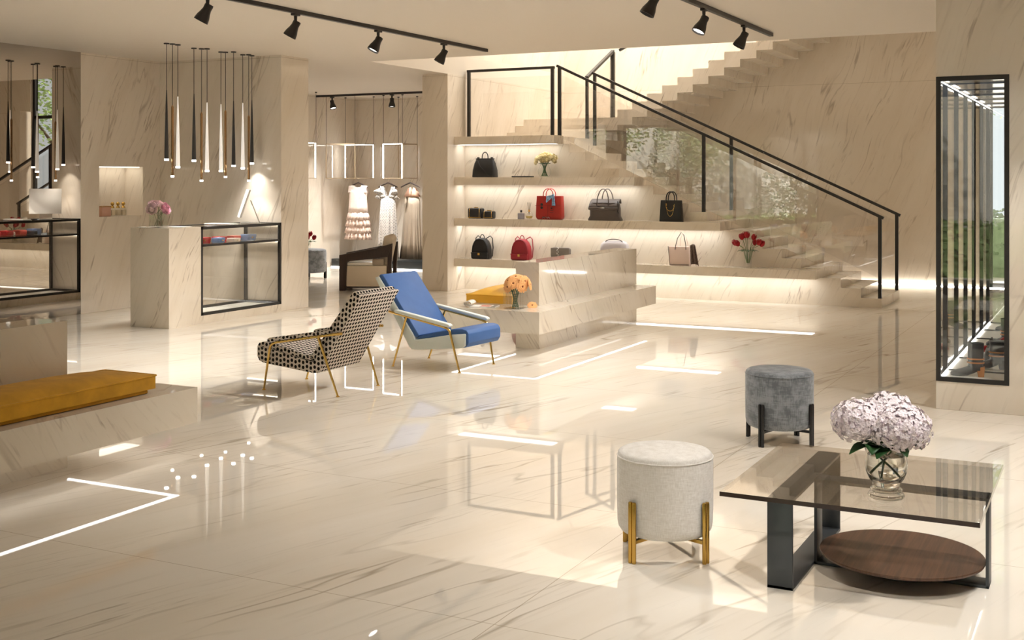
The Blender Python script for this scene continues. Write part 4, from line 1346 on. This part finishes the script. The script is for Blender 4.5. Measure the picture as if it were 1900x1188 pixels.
# black tote with gold chain
t = thing('tote_bag', 'flat black tote with a hanging gold chain at the right end of the third shelf', 'handbag', (-5.305, BY, Z3_))
b = B(); b.raw([(-.155, -.05, 0), (.155, -.05, 0), (.155, .05, 0), (-.155, .05, 0), (-.14, -.035, .283), (.14, -.035, .283), (.14, .035, .283), (-.14, .035, .283)],
               [(0, 3, 2, 1), (4, 5, 6, 7), (0, 1, 5, 4), (1, 2, 6, 5), (2, 3, 7, 6), (3, 0, 4, 7)])
b.build('bag_body', plain('black_grain', '#1F201F', 0.5, bump=.3, bscale=200), t, bevel=.006)
for y in (-.042, .04):
    B().tube([(-.062, y - .002, .24)] + arch(.06, .285, .395, y) + [(.062, y - .002, .24)], .008, 8).build('handle', 'blackleg', t)
b = B()
for w_, dz in ((.062, .10), (.05, .17)):
    for k in range(17):
        u0 = k / 17 * PI; u1 = (k + .7) / 17 * PI
        b.tube([(-w_ * math.cos(u0), -.0535, .24 - dz * math.sin(u0) ** .8), (-w_ * math.cos(u1), -.0535, .24 - dz * math.sin(u1) ** .8)], .0026, 5)
b.build('chain', 'brass', t)
# backpacks
def backpack(label, x, mat, clasp):
    t = thing('backpack', label, 'backpack', (x, BY, Z4_))
    b = B()
    pr = [(-.138, 0.0), (.138, 0.0), (.143, .03), (.14, .12), (.128, .19), (.10, .25), (.06, .288), (.0, .30), (-.06, .288), (-.10, .25), (-.128, .19), (-.14, .12), (-.143, .03)]
    b.extrude(pr, -.06, .06, 'y'); b.build('bag_body', mat, t, bevel=.02, seg=3)
    pk = [(-.13, .004), (.13, .004), (.133, .03), (.133, .085), (-.133, .085), (-.133, .03)]
    b = B(); b.extrude(pk, -.085, -.055, 'y'); b.build('front_pocket', mat, t, bevel=.012)
    b = B(); b.box(-.135, -.09, .075, .135, -.058, .09); b.build('pocket_flap', mat, t, bevel=.005)
    B().box(-.018, -.096, .05, .018, -.086, .085).build('clasp', clasp, t, bevel=.004)
    B().tube([(p[0] * 0.9, -.062, p[1] * .93 + .006) for p in pr[2:]], .005, 6).build('zip', mat, t)
    B().tube(arch(.032, .285, .345, .02), .006, 8).build('top_handle', mat, t)
    for s in (-1, 1):
        B().tube([(s * .04, .055, .285), (s * .10, .075, .325), (s * .135, .075, .29), (s * .148, .07, .16), (s * .142, .06, .03)], .007, 8).build('shoulder_strap', mat, t)
backpack('black quilted backpack at the left end of the lowest shelf', -8.175, 'blk2', 'brass')
backpack('red backpack beside the black one on the lowest shelf', -7.535, plain('red_backpack_leather', '#9C1F2E', 0.45), 'brass')
# grey clutch with chain
t = thing('clutch_bag', 'grey quilted clutch with a silver chain behind the bench backrest', 'clutch', (-6.92, BY, Z4_))
b = B(); b.extrude([(-.14, 0), (.14, 0), (.142, .17), (.12, .19), (-.12, .19), (-.142, .17)], -.035, .035, 'y'); b.build('bag_body', plain('grey_quilt', '#77706A', 0.5, bump=.6, bscale=60), t, bevel=.012)
B().box(-.142, -.041, .07, .142, -.034, .185).build('flap', plain('grey_flap', '#857D76', 0.5, bump=.6, bscale=60), t, bevel=.003)
b = B()
for k in range(12):
    b.ball((-.03 + .012 * math.sin(k * 1.7), -.046, .19 - .0125 * k), .0075, 8, 6)
b.build('chain', 'chrome', t)
# silver slouch bag
t = thing('handbag', 'pale silver slouch bag lying behind the right end of the bench backrest', 'handbag', (-6.12, 15.16, Z4_))
loft(B(), [(0, .19, .08, .5, 0), (.06, .205, .09, .6, 0), (.18, .205, .085, .6, 0), (.25, .20, .07, .7, 0), (.29, .165, .045, .8, 0), (.305, .12, .02, .8, 0)]).build('bag_body', plain('silver_leather', '#BDB6B8', 0.35, spec=.6, bump=.8, bscale=25), t, angle=70)
B().box(-.21, -.09, .0, .21, -.06, .16).build('dark_base', 'taupe', t, bevel=.02)
B().tube(arch(.13, .27, .325, -.03), .006, 8).build('handle', 'taupe', t)
# pink tote and scarf
t = thing('tote_bag', 'pale pink tote with dark piping on the lowest shelf left of the tulips', 'handbag', (-5.18, BY, Z4_))
b = B(); b.raw([(-.13, -.05, 0), (.135, -.05, 0), (.135, .05, 0), (-.13, .05, 0), (-.155, -.04, .25), (.135, -.04, .25), (.135, .04, .25), (-.155, .04, .25)],
               [(0, 3, 2, 1), (4, 5, 6, 7), (0, 1, 5, 4), (1, 2, 6, 5), (2, 3, 7, 6), (3, 0, 4, 7)])
b.build('bag_body', plain('blush_leather', '#E3CDC2', 0.5), t, bevel=.006)
B().tube([(-.155, -.045, .25), (-.13, -.054, .012), (.135, -.054, .012)], .004, 6).build('piping', 'taupe', t)
B().tube([(-.06, -.044, .21), (-.055, -.044, .25), (-.03, -.03, .36), (.02, -.02, .44), (.055, -.02, .40), (.085, -.035, .27), (.09, -.044, .21)], .0055, 8).build('handle', 'taupe', t)
B().tube([(-.02, .044, .23), (-.005, .03, .36), (.03, .02, .43), (.07, .02, .38), (.1, .04, .23)], .0045, 8).build('handle', plain('blush_handle', '#D8BFB4', .5), t)
b = B()
b.sheet(lambda u, v: (.135 + (.02 + .075 * u) + .055 * v * (0.3 + .7 * u), -.065 - .012 * math.sin(u * 14) - .015 * v, .268 - .25 * v - .02 * u * v + .02 * math.sin(u * 3)), 18, 12)
tag(b.build('patterned_scarf', plain('brown_scarf', '#6A5950', 0.8, var=.5, vscale=90), None, solid=0.004), 'brown patterned scarf hanging beside the pale pink tote', 'scarf').location = (-5.18, BY, Z4_)

# ------------------------------------------------------------------ perfume bottles in the lit recess
NZ = 1.1475
for i, (y, lab) in enumerate(((10.93, 'left glass perfume bottle with a gold stopper in the recess'), (11.02, 'middle glass perfume bottle with a gold stopper in the recess'), (11.11, 'right glass perfume bottle with a gold stopper in the recess'))):
    t = thing('perfume_bottle', lab, 'bottle', (-11.08, y, NZ), 0, 'gold topped bottles in the recess')
    B().box(-.03, -.036, 0, .03, .036, .10).build('bottle_body', 'clear', t, bevel=.008)
    B().box(-.022, -.028, .008, .022, .028, .075).build('perfume', plain('pale_perfume', '#D8C9AE', .15), t, bevel=.006)
    B().lathe([(.026, .10), (.022, .11), (.012, .122), (.011, .128)], n=16).build('collar', 'gold', t)
    B().ball((0, 0, .15), .023, 16, 12).build('stopper', 'gold', t)
t = thing('perfume_box', 'rose coloured glass perfume box at the left of the recess', 'box', (-11.09, 10.80, NZ))
B().box(-.045, -.075, 0, .045, .075, .115).build('box_body', plain('rose_glass', '#D3A48E', .2, spec=.7), t, bevel=.006)
B().box(-.047, -.077, .113, .047, .077, .128).build('lid', 'copper', t, bevel=.004)

# ------------------------------------------------------------------ hanging frames and dresses
def hang_frame(label, x0, x1, y0, y1, lit):
    z0, z1 = 1.62, 2.235
    t = thing('hanging_frame', label, 'clothes rail', (x0, y0, z0), 0, 'suspended light frames in the dressing room')
    w, d, h = x1 - x0, y1 - y0, z1 - z0
    b = B()
    for y in (0, d):
        b.bar((0, y, 0), (w, y, 0), .014); 
        for x in (0, w):
            b.bar((x, y, 0), (x, y, h), .014)
        b.bar((0, y, h), (w, y, h), .014)
    for x in (0, w):
        b.bar((x, 0, 0), (x, d, 0), .014); b.bar((x, 0, h), (x, d, h), .014)
    b.build('frame', plain('champagne_metal', '#B9A58A', .35, .6), t, smooth=False)
    g = B()
    yy = d + 0.0 if lit == 'back' else 0.0
    s = -1
    g.bar((0.0, yy - .012, h - .003), (w, yy - .012, h - .003), .013)
    for x in (0.003, w - .003):
        g.bar((x, yy - .012, 0), (x, yy - .012, h), .013)
    g.build('light_strip', 'led_soft', t, smooth=False)
    b = B()
    for x in (0, w):
        for y in (0, d):
            b.cyl((x, y, h), (x, y, CE - z0 - .012), .0035, n=5)
            b.lathe([(.02, CE - z0 - .016), (.02, CE - z0)], (x, y, 0), 10)
    b.build('cables', 'black', t)
hang_frame('suspended light frame over the pink tiered dress', -12.70, -12.08, 17.65, 18.25, 'back')
hang_frame('suspended light frame over the two long dresses by the pillar', -11.74, -11.34, 18.05, 18.55, 'front')
hang_frame('suspended light frame beside the counter pillar at the left', -12.70, -12.34, 16.30, 16.85, 'back')
def hanger(t, w=.20):
    b = B()
    b.tube([(-w, 0, -.085), (-w * .55, 0, -.045), (0, 0, -.005), (w * .55, 0, -.045), (w, 0, -.085)], [.010, .012, .014, .012, .010], 8)
    b.build('hanger_shoulders', 'wenge', t)
    B().tube([(0, 0, -.005), (0, 0, .03), (.015, 0, .045), (.02, 0, .062), (0.0, 0, .08), (-.018, 0, .066)], .003, 6).build('hook', 'chrome', t)
def dress_mesh(prof, n=64, folds=7, amp=0.1, seed=0):
    """prof: (z, half width, half depth); rippled tube"""
    b = B()
    q = random.Random(seed)
    ph = [q.uniform(0, 6) for _ in range(4)]
    vs, fs = [], []
    for i, (z, w, d) in enumerate(prof):
        f = i / (len(prof) - 1)
        for k in range(n):
            a = 2 * PI * k / n
            rip = 1 + amp * f * (math.sin(folds * 2 * a + ph[0]) * .6 + math.sin(folds * 3 * a + ph[1]) * .4)
            vs.append((w * math.cos(a) * (1 + (rip - 1) * .35), d * math.sin(a) * rip, z))
    for i in range(len(prof) - 1):
        for k in range(n):
            k2 = (k + 1) % n
            fs.append((i * n + k, i * n + k2, (i + 1) * n + k2, (i + 1) * n + k))
    b.raw(vs, fs)
    return b
HB = 1.545
HG = 'clothes hangers in the dressing room'
def hanger_at(x, y, lab):
    t = thing('clothes_hanger', lab, 'hanger', (x, y, HB), 0, HG)
    hanger(t)
hanger_at(-12.40, 18.22, 'dark wooden hanger carrying the pink tiered dress')
hanger_at(-11.69, 18.12, 'dark wooden hanger carrying the grey patterned long dress')
hanger_at(-11.33, 18.30, 'dark wooden hanger carrying the taupe pleated gown')
M['chiffon'] = plain('blush_chiffon', '#F3E3DA', .8, spec=.1, var=.06, vscale=30)
mt, nt, p_ = newmat('blush_tiers')
tc = N(nt, 'ShaderNodeTexCoord')
mp = N(nt, 'ShaderNodeMapping'); mp.inputs['Scale'].default_value = (60, 10, 90)
nt.links.new(tc.outputs['Object'], mp.inputs[0])
nt.links.new(mixc(nt, maprange(nt, noise(nt, mp.outputs[0], 1.0, 3), .35, .65, 0, 1), lin('#E4C3B4'), lin('#F7E8DF')), p_.inputs['Base Color'])
p_.inputs['Roughness'].default_value = .85
M['tiers'] = mt
t = thing('dress', 'sleeveless blush pink dress with ruffled tiers on the left hanger', 'dress', (-12.40, 18.22, 0))
b = B()
for sy in (-1, 1):
    def yoke(u, v, sy=sy):
        x = (u - .5) * .40
        top = 1.505 - .12 * abs(x) if abs(x) > .085 else 1.455 + .04 * (x / .085) ** 4
        return (x, sy * (.034 - .022 * v), 1.35 + (top - 1.35) * v)
    b.sheet(yoke, 24, 6)
b.build('neckline', 'chiffon', t, solid=.003, angle=80)
dress_mesh([(1.41, .19, .036), (1.36, .195, .05), (1.26, .185, .055), (1.10, .20, .06), (0.98, .205, .065)], folds=4, amp=.12, seed=1).build('bodice', 'chiffon', t, solid=.003, angle=80)
for i, (z1, z0, w) in enumerate(((1.00, .86, .225), (.88, .74, .245), (.76, .62, .255), (.64, .50, .262))):
    dress_mesh([(z1, w * .86, .055), (z1 - .02, w * .95, .07), ((z0 + z1) / 2, w, .08), (z0, w * 1.06, .095)], folds=9, amp=.35, seed=2 + i).build('ruffle_tier', 'tiers', t, solid=.003, angle=80)
mt, nt, p_ = newmat('lattice_print')
tc = N(nt, 'ShaderNodeTexCoord')
sx = N(nt, 'ShaderNodeSeparateXYZ'); nt.links.new(tc.outputs['Object'], sx.inputs[0])
sA = math_n(nt, 'SINE', math_n(nt, 'MULTIPLY', math_n(nt, 'ADD', sx.outputs[0], sx.outputs[2]), 62.0))
sB = math_n(nt, 'SINE', math_n(nt, 'MULTIPLY', math_n(nt, 'SUBTRACT', sx.outputs[0], sx.outputs[2]), 62.0))
pr2 = math_n(nt, 'ABSOLUTE', math_n(nt, 'MULTIPLY', sA, sB))
k1 = maprange(nt, pr2, .05, .18, 1, 0)
k2 = maprange(nt, pr2, .70, .80, 0, 1)
fine = maprange(nt, noise(nt, tc.outputs['Object'], 120.0, 2), .5, .6, 0, .5)
nt.links.new(mixc(nt, math_n(nt, 'MAXIMUM', math_n(nt, 'MAXIMUM', k2, math_n(nt, 'MULTIPLY', k1, .55)), fine, clamp=True), lin('#DAD4CE'), lin('#6F6B6C')), p_.inputs['Base Color'])
p_.inputs['Roughness'].default_value = .85
M['lattice'] = mt
t = thing('dress', 'long grey and white lattice print dress with frilled shoulders', 'dress', (-11.69, 18.12, 0))
dress_mesh([(1.30, .14, .03), (1.22, .155, .045), (1.05, .165, .06), (.8, .185, .075), (.5, .20, .085), (.17, .215, .10)], folds=5, amp=.25, seed=7).build('gown', 'lattice', t, solid=.003, angle=80)
for s in (-1, 1):
    b = B()
    b.sheet(lambda u, v, s=s: (s * (.10 + .13 * u + .02 * math.sin(v * 9)), -.035 + .03 * math.sin(v * 11 + u * 3) * u + .05 * (v - .5), 1.46 - .05 * u - .22 * v * (1 - .25 * u)), 6, 14)
    b.build('frilled_sleeve', 'lattice', t, solid=.003, angle=80)
    b = B()
    for sy in (-1, 1):
        b.sheet(lambda u, v, s=s, sy=sy: (s * (.02 + .065 * v + u * (.135 - .06 * v)), sy * (.034 - .02 * v), 1.27 + .21 * v), 6, 6)
    b.build('shoulder_panel', 'lattice', t, solid=.003, angle=80)
M['gownt'] = plain('taupe_chiffon', '#A89A8A', .8, spec=.15)
t = thing('dress', 'taupe pleated long gown with a rose halter top beside the pillar', 'dress', (-11.30, 18.32, 0))
dress_mesh([(1.29, .15, .04), (1.15, .16, .05), (.8, .18, .07), (.45, .2, .085), (.17, .225, .10)], folds=9, amp=.45, seed=11).build('pleated_skirt', 'gownt', t, solid=.003, angle=80)
b = B()
for s in (-1, 1):
    b.raw([(s * .03, -.02, 1.46), (s * .075, -.025, 1.44), (s * .155, -.04, 1.29), (0, -.05, 1.29), (s * .01, -.04, 1.36)], [(0, 1, 2, 3, 4)])
    b.raw([(s * .03, .02, 1.46), (s * .075, .025, 1.44), (s * .155, .04, 1.29), (0, .05, 1.29), (s * .01, .04, 1.36)], [(0, 1, 2, 3, 4)])
b.build('halter_top', plain('rose_chiffon', '#D9AE96', .8), t, solid=.006)
tag(B().box(-12.80, 17.95, 0, -9.4, YB - .002, .155).build('display_plinth', plain('dark_plinth', '#22272A', .3), bevel=.004), 'low black plinth under the hanging dresses', 'plinth')
o = B().box(-12.80, 17.93, .004, -9.4, 17.948, .02).build('trim_3', emit('plinth_led', (1, .92, .8), 4.0), smooth=False)
o['kind'] = 'structure'

# ------------------------------------------------------------------ shoe showcase in the right wall
t = thing('shoe_showcase', 'tall black framed glass showcase set in the right wall, holding shoes', 'showcase', (VX0, VY0, VZ0))
W_, D_, H_ = VX1 - VX0 - .002, VY1 - VY0 - .004, VZ1 - VZ0 - .002
s = .03
fr = B()
ys = [s / 2 - .004, .383, 1.04, 1.672, 2.298, 2.95, D_ - s / 2]
for i, y in enumerate(ys):
    for x in (s / 2, W_ - s / 2):
        fr.box(x - s / 2, y - s / 2, .001, x + s / 2, y + s / 2, H_)
    for z in (H_ - s / 2, s / 2 + .001):
        fr.box(s, y - s / 2, z - s / 2, W_ - s, y + s / 2, z + s / 2)
for ya, yb in zip(ys[:-1], ys[1:]):
    for x in (s / 2, W_ - s / 2):
        for z in (H_ - s / 2, s / 2 + .001):
            fr.box(x - s / 2, ya + s / 2, z - s / 2, x + s / 2, yb - s / 2, z + s / 2)
fr.build('frame', 'black', t, smooth=False, weld=False)
B().box(s, s, .001, W_ - s, D_ - s, .024).build('display_floor', 'white', t, smooth=False)
B().box(s, s, H_ - .02, W_ - s, D_ - s, H_ - .001).build('top_panel', 'wall', t, smooth=False)
lb = B()
for z in (.033, H_ - .036):
    for i in range(6):
        lb.box(s + .001, ys[i] + .03, z, s + .009, ys[i + 1] - .03, z + .005)
lb.build('light_strip', emit('showcase_led', (1, .97, .92), 6.0), t, smooth=False)
g = B()
g.box(s, .004, s, W_ - s, .010, H_ - s)
g.box(.008, s, s, .014, D_ - s, H_ - s)
g.box(s, D_ - .012, s, W_ - s, D_ - .006, H_ - s)
g.build('glass_panel', thin_glass('showcase_glass', (.985, .99, .985), 0.9), t, smooth=False)
SZ = VZ0 + .0245
M['tan'] = plain('tan_leather', '#B9793F', .5)
def boot(label, x, y, rz, h, mat, heel):
    t = thing('ankle_boot', label, 'boot', (x, y, SZ), rz, None)
    b = B()
    secs = [(-.152, .006, .006, .018), (-.147, .002, .018, .03), (-.13, .0, .03, .04), (-.09, .0, .038, .05), (-.04, .004, .036, .07), (0.0, .02, .034, .11), (.03, .035, .035, .14)]
    n = 16
    vs, fs = [], []
    for (xx, zb, w, zt) in secs:
        for k in range(n):
            a = 2 * PI * k / n
            vs.append((xx, w * math.cos(a), zb + (zt - zb) * (0.5 + 0.5 * math.sin(a))))
    for i in range(len(secs) - 1):
        for k in range(n):
            k2 = (k + 1) % n
            fs.append((i * n + k, i * n + k2, (i + 1) * n + k2, (i + 1) * n + k))
    fs.append(tuple(range(n - 1, -1, -1)))
    fs.append(tuple((len(secs) - 1) * n + k for k in range(n)))
    b.raw(vs, fs)
    b.build('boot_foot', mat, t, angle=70)
    loft(B(), [(.045, .045, .036, .8, 0), (.09, .05, .038, .8, 0), (.14, .052, .042, .8, 0), (h, .054, .046, .8, 0), (h - .004, .05, .042, .8, 0)]).build('boot_shaft', mat, t, angle=60).location = (.015, 0, 0)
    B().raw([(.03, -.026, .0), (.07, -.026, .0), (.07, .026, .0), (.03, .026, .0), (.02, -.032, .07), (.075, -.032, .07), (.075, .032, .07), (.02, .032, .07)],
            [(0, 3, 2, 1), (4, 5, 6, 7), (0, 1, 5, 4), (1, 2, 6, 5), (2, 3, 7, 6), (3, 0, 4, 7)]).build('heel', heel, t, bevel=.003)
    b = B()
    for z in (.098, .125):
        b.tube([(.015 + .053 * math.cos(a), .040 * math.sin(a), z) for a in [2 * PI * k / 24 for k in range(24)]], .006, 6, closed=True)
    b.build('straps', 'tan', t)
boot('black ankle boot with a wooden heel and tan straps at the front of the showcase', -.905, 8.93, 6, .235, 'blk', 'tan')
boot('dark grey heeled boot second from the front of the showcase', -.80, 9.34, 10, .21, plain('dark_grey_leather', '#3A3B3E', .4), 'blk')
boot('black boot with a red lining further back in the showcase', -.83, 10.66, 8, .23, 'blk', 'blk')
boot('black boot at the far end of the showcase', -.85, 11.75, 5, .25, 'blk', 'blk')
def pump(label, x, y, rz, mat):
    t = thing('pump_shoe', label, 'shoe', (x, y, SZ), rz)
    b = B()
    secs = [(-.12, 0, .010, .022), (-.10, 0, .03, .035), (-.06, 0, .037, .05), (0, .02, .03, .055), (.06, .055, .028, .10), (.10, .07, .03, .13), (.115, .075, .02, .13)]
    n = 14; vs, fs = [], []
    for (xx, zb, w, zt) in secs:
        for k in range(n):
            a = 2 * PI * k / n
            vs.append((xx, w * math.cos(a), zb + (zt - zb) * (.5 + .5 * math.sin(a))))
    for i in range(len(secs) - 1):
        for k in range(n):
            fs.append((i * n + k, i * n + (k + 1) % n, (i + 1) * n + (k + 1) % n, (i + 1) * n + k))
    fs.append(tuple(range(n - 1, -1, -1))); fs.append(tuple((len(secs) - 1) * n + k for k in range(n)))
    b.raw(vs, fs); b.build('shoe_upper', mat, t, angle=70)
    B().cyl((.098, 0, 0), (.10, 0, .085), .007, .014, 10).build('heel', 'blk', t)
pump('red pump standing midway along the showcase', -.90, 10.25, 20, 'red')
t = thing('handbag', 'flat black bag lying behind the front boot in the showcase', 'handbag', (-.80, 9.75, SZ))
loft(B(), [(0, .10, .16, .4, 0), (.05, .11, .17, .5, 0), (.11, .09, .14, .6, 0)]).build('bag_body', 'blk', t, angle=60)
B().tube([(-.05, -.1, .10), (-.06, -.05, .17), (-.06, .05, .17), (-.05, .1, .10)], .007, 8).build('handle', 'blk', t)
t = thing('handbag', 'dark bag with a tall green handle at the right of the showcase', 'handbag', (-.745, 11.25, SZ))
loft(B(), [(0, .06, .15, .4, 0), (.12, .06, .15, .4, 0), (.17, .04, .12, .5, 0)]).build('bag_body', 'blk', t, angle=60)
B().tube([(0, -.1, .16), (-.02, -.06, .32), (-.02, .06, .32), (0, .1, .16)], .009, 8).build('handle', plain('olive_strap', '#4A4F33', .5), t)

# ------------------------------------------------------------------ outdoors, seen through the windows and in reflections
M['ground'] = plain('pavement', '#B9B4AA', .8, var=.1)
struct('ground_outside', B().box(-60, -60, -.25, 40, -.8, -.05).box(-30, YB + .2, -.25, 30, 60, -.05), 'ground', smooth=False)
M['foliage'] = plain('foliage', '#93AB6E', .7, var=.35, vscale=3)
M['conifer'] = plain('conifer_green', '#66785F', .75, var=.3, vscale=4)
M['bark'] = plain('bark', '#5A4838', .9)
M['stonewall'] = plain('garden_wall', '#EAE6DE', .8, var=.06, vscale=2)
def crown(b, c, r, count, size, q):
    for i in range(count):
        z = q.uniform(-1, 1); a = q.uniform(0, 2 * PI); rr = math.sqrt(1 - z * z) ; k = q.uniform(.55, 1.0)
        p = Vector((c[0] + r[0] * rr * math.cos(a) * k, c[1] + r[1] * rr * math.sin(a) * k, c[2] + r[2] * z * k))
        n, u, v = frame_of((q.uniform(-1, 1), q.uniform(-1, 1), q.uniform(-.2, 1)))
        s = size * q.uniform(.6, 1.3)
        b.raw([p - u * s, p + v * s * .6, p + u * s, p - v * s * .6], [(0, 1, 2, 3)])
def tree(label, x, y, h, r, kind, seed):
    q = random.Random(seed)
    t = thing('tree', label, 'tree', (x, y, -.05), 0, None)
    b = B(); b.tube([(0, 0, 0), (.05, .03, h * .35), (0, 0, h * .8)], [.16, .11, .04], 8)
    if kind == 'leafy':
        for k in range(6):
            a = 2 * PI * k / 6
            b.tube([(0, 0, h * (.32 + .05 * k)), (r * .6 * math.cos(a), r * .6 * math.sin(a), h * (.5 + .06 * k))], [.06, .015], 6)
    b.build('trunk', 'bark', t)
    b = B()
    if kind == 'leafy':
        crown(b, (0, 0, h * .68), (r, r, h * .34), 5200, .065, q)
    else:
        for lv in range(12):
            f = lv / 11
            zc = h * (.12 + .86 * f); rr = r * (1 - f) + .1
            crown(b, (0, 0, zc), (rr, rr, h * .06), int(520 * (1 - f) + 60), .06, q)
    b.build('crown', 'foliage' if kind == 'leafy' else 'conifer', t, smooth=False, weld=False)
tree('conifer left outside the front windows', -12.9, -6.2, 4.6, 1.3, 'conifer', 1)
tree('second conifer outside the front windows', -9.3, -7.6, 5.2, 1.4, 'conifer', 2)
tree('leafy tree behind the conifers outside the front windows', -6.2, -10.5, 6.0, 1.9, 'leafy', 3)
tree('leafy tree at the far left outside the front windows', -17.0, -9.5, 6.0, 2.2, 'leafy', 4)
tree('leafy tree outside the door behind the viewer', -13.9, -10.8, 5.0, 1.3, 'leafy', 5)
tree('leafy tree outside the right part of the shop front', 2.6, -9.0, 6.0, 2.1, 'leafy', 6)
tree('leafy tree outside the rear window', -.6, 24.5, 7.0, 2.6, 'leafy', 7)
tree('leafy tree outside the rear window at the left', -6.2, 27.5, 6.5, 2.2, 'leafy', 8)
tree('leafy tree outside the rear window towards the right', 5.4, 25.0, 7.5, 2.4, 'leafy', 9)
def hedge(label, x0, x1, y0, y1, h, seed, mat='foliage', count=5000):
    q = random.Random(seed)
    b = B(); b.box(x0 + .1, y0 + .1, -.05, x1 - .1, y1 - .1, h * .85)
    for i in range(count):
        p = Vector((q.uniform(x0, x1), q.uniform(y0, y1), q.uniform(0, h)))
        n, u, v = frame_of((q.uniform(-1, 1), q.uniform(-1, 1), q.uniform(-.2, 1)))
        s = .06 * q.uniform(.5, 1.3)
        b.raw([p - u * s, p + v * s * .6, p + u * s, p - v * s * .6], [(0, 1, 2, 3)])
    tag(b.build('hedge', mat, smooth=False, weld=False), label, 'hedge')
hedge('low hedge along the front windows', -13.5, -6.5, -3.6, -2.6, .55, 11)
hedge('low hedge outside the shop door', -4.5, 3.0, -4.6, -3.6, .9, 12)
hedge('clipped hedge outside the rear window', -4.5, 2.5, 21.5, 22.6, 1.1, 13, 'conifer')
b = B(); b.box(-24, -13.2, -.05, 6, -13.0, 3.6)
tag(b.build('garden_wall', 'stonewall', smooth=False), 'pale garden wall beyond the trees outside the shop front', 'wall')
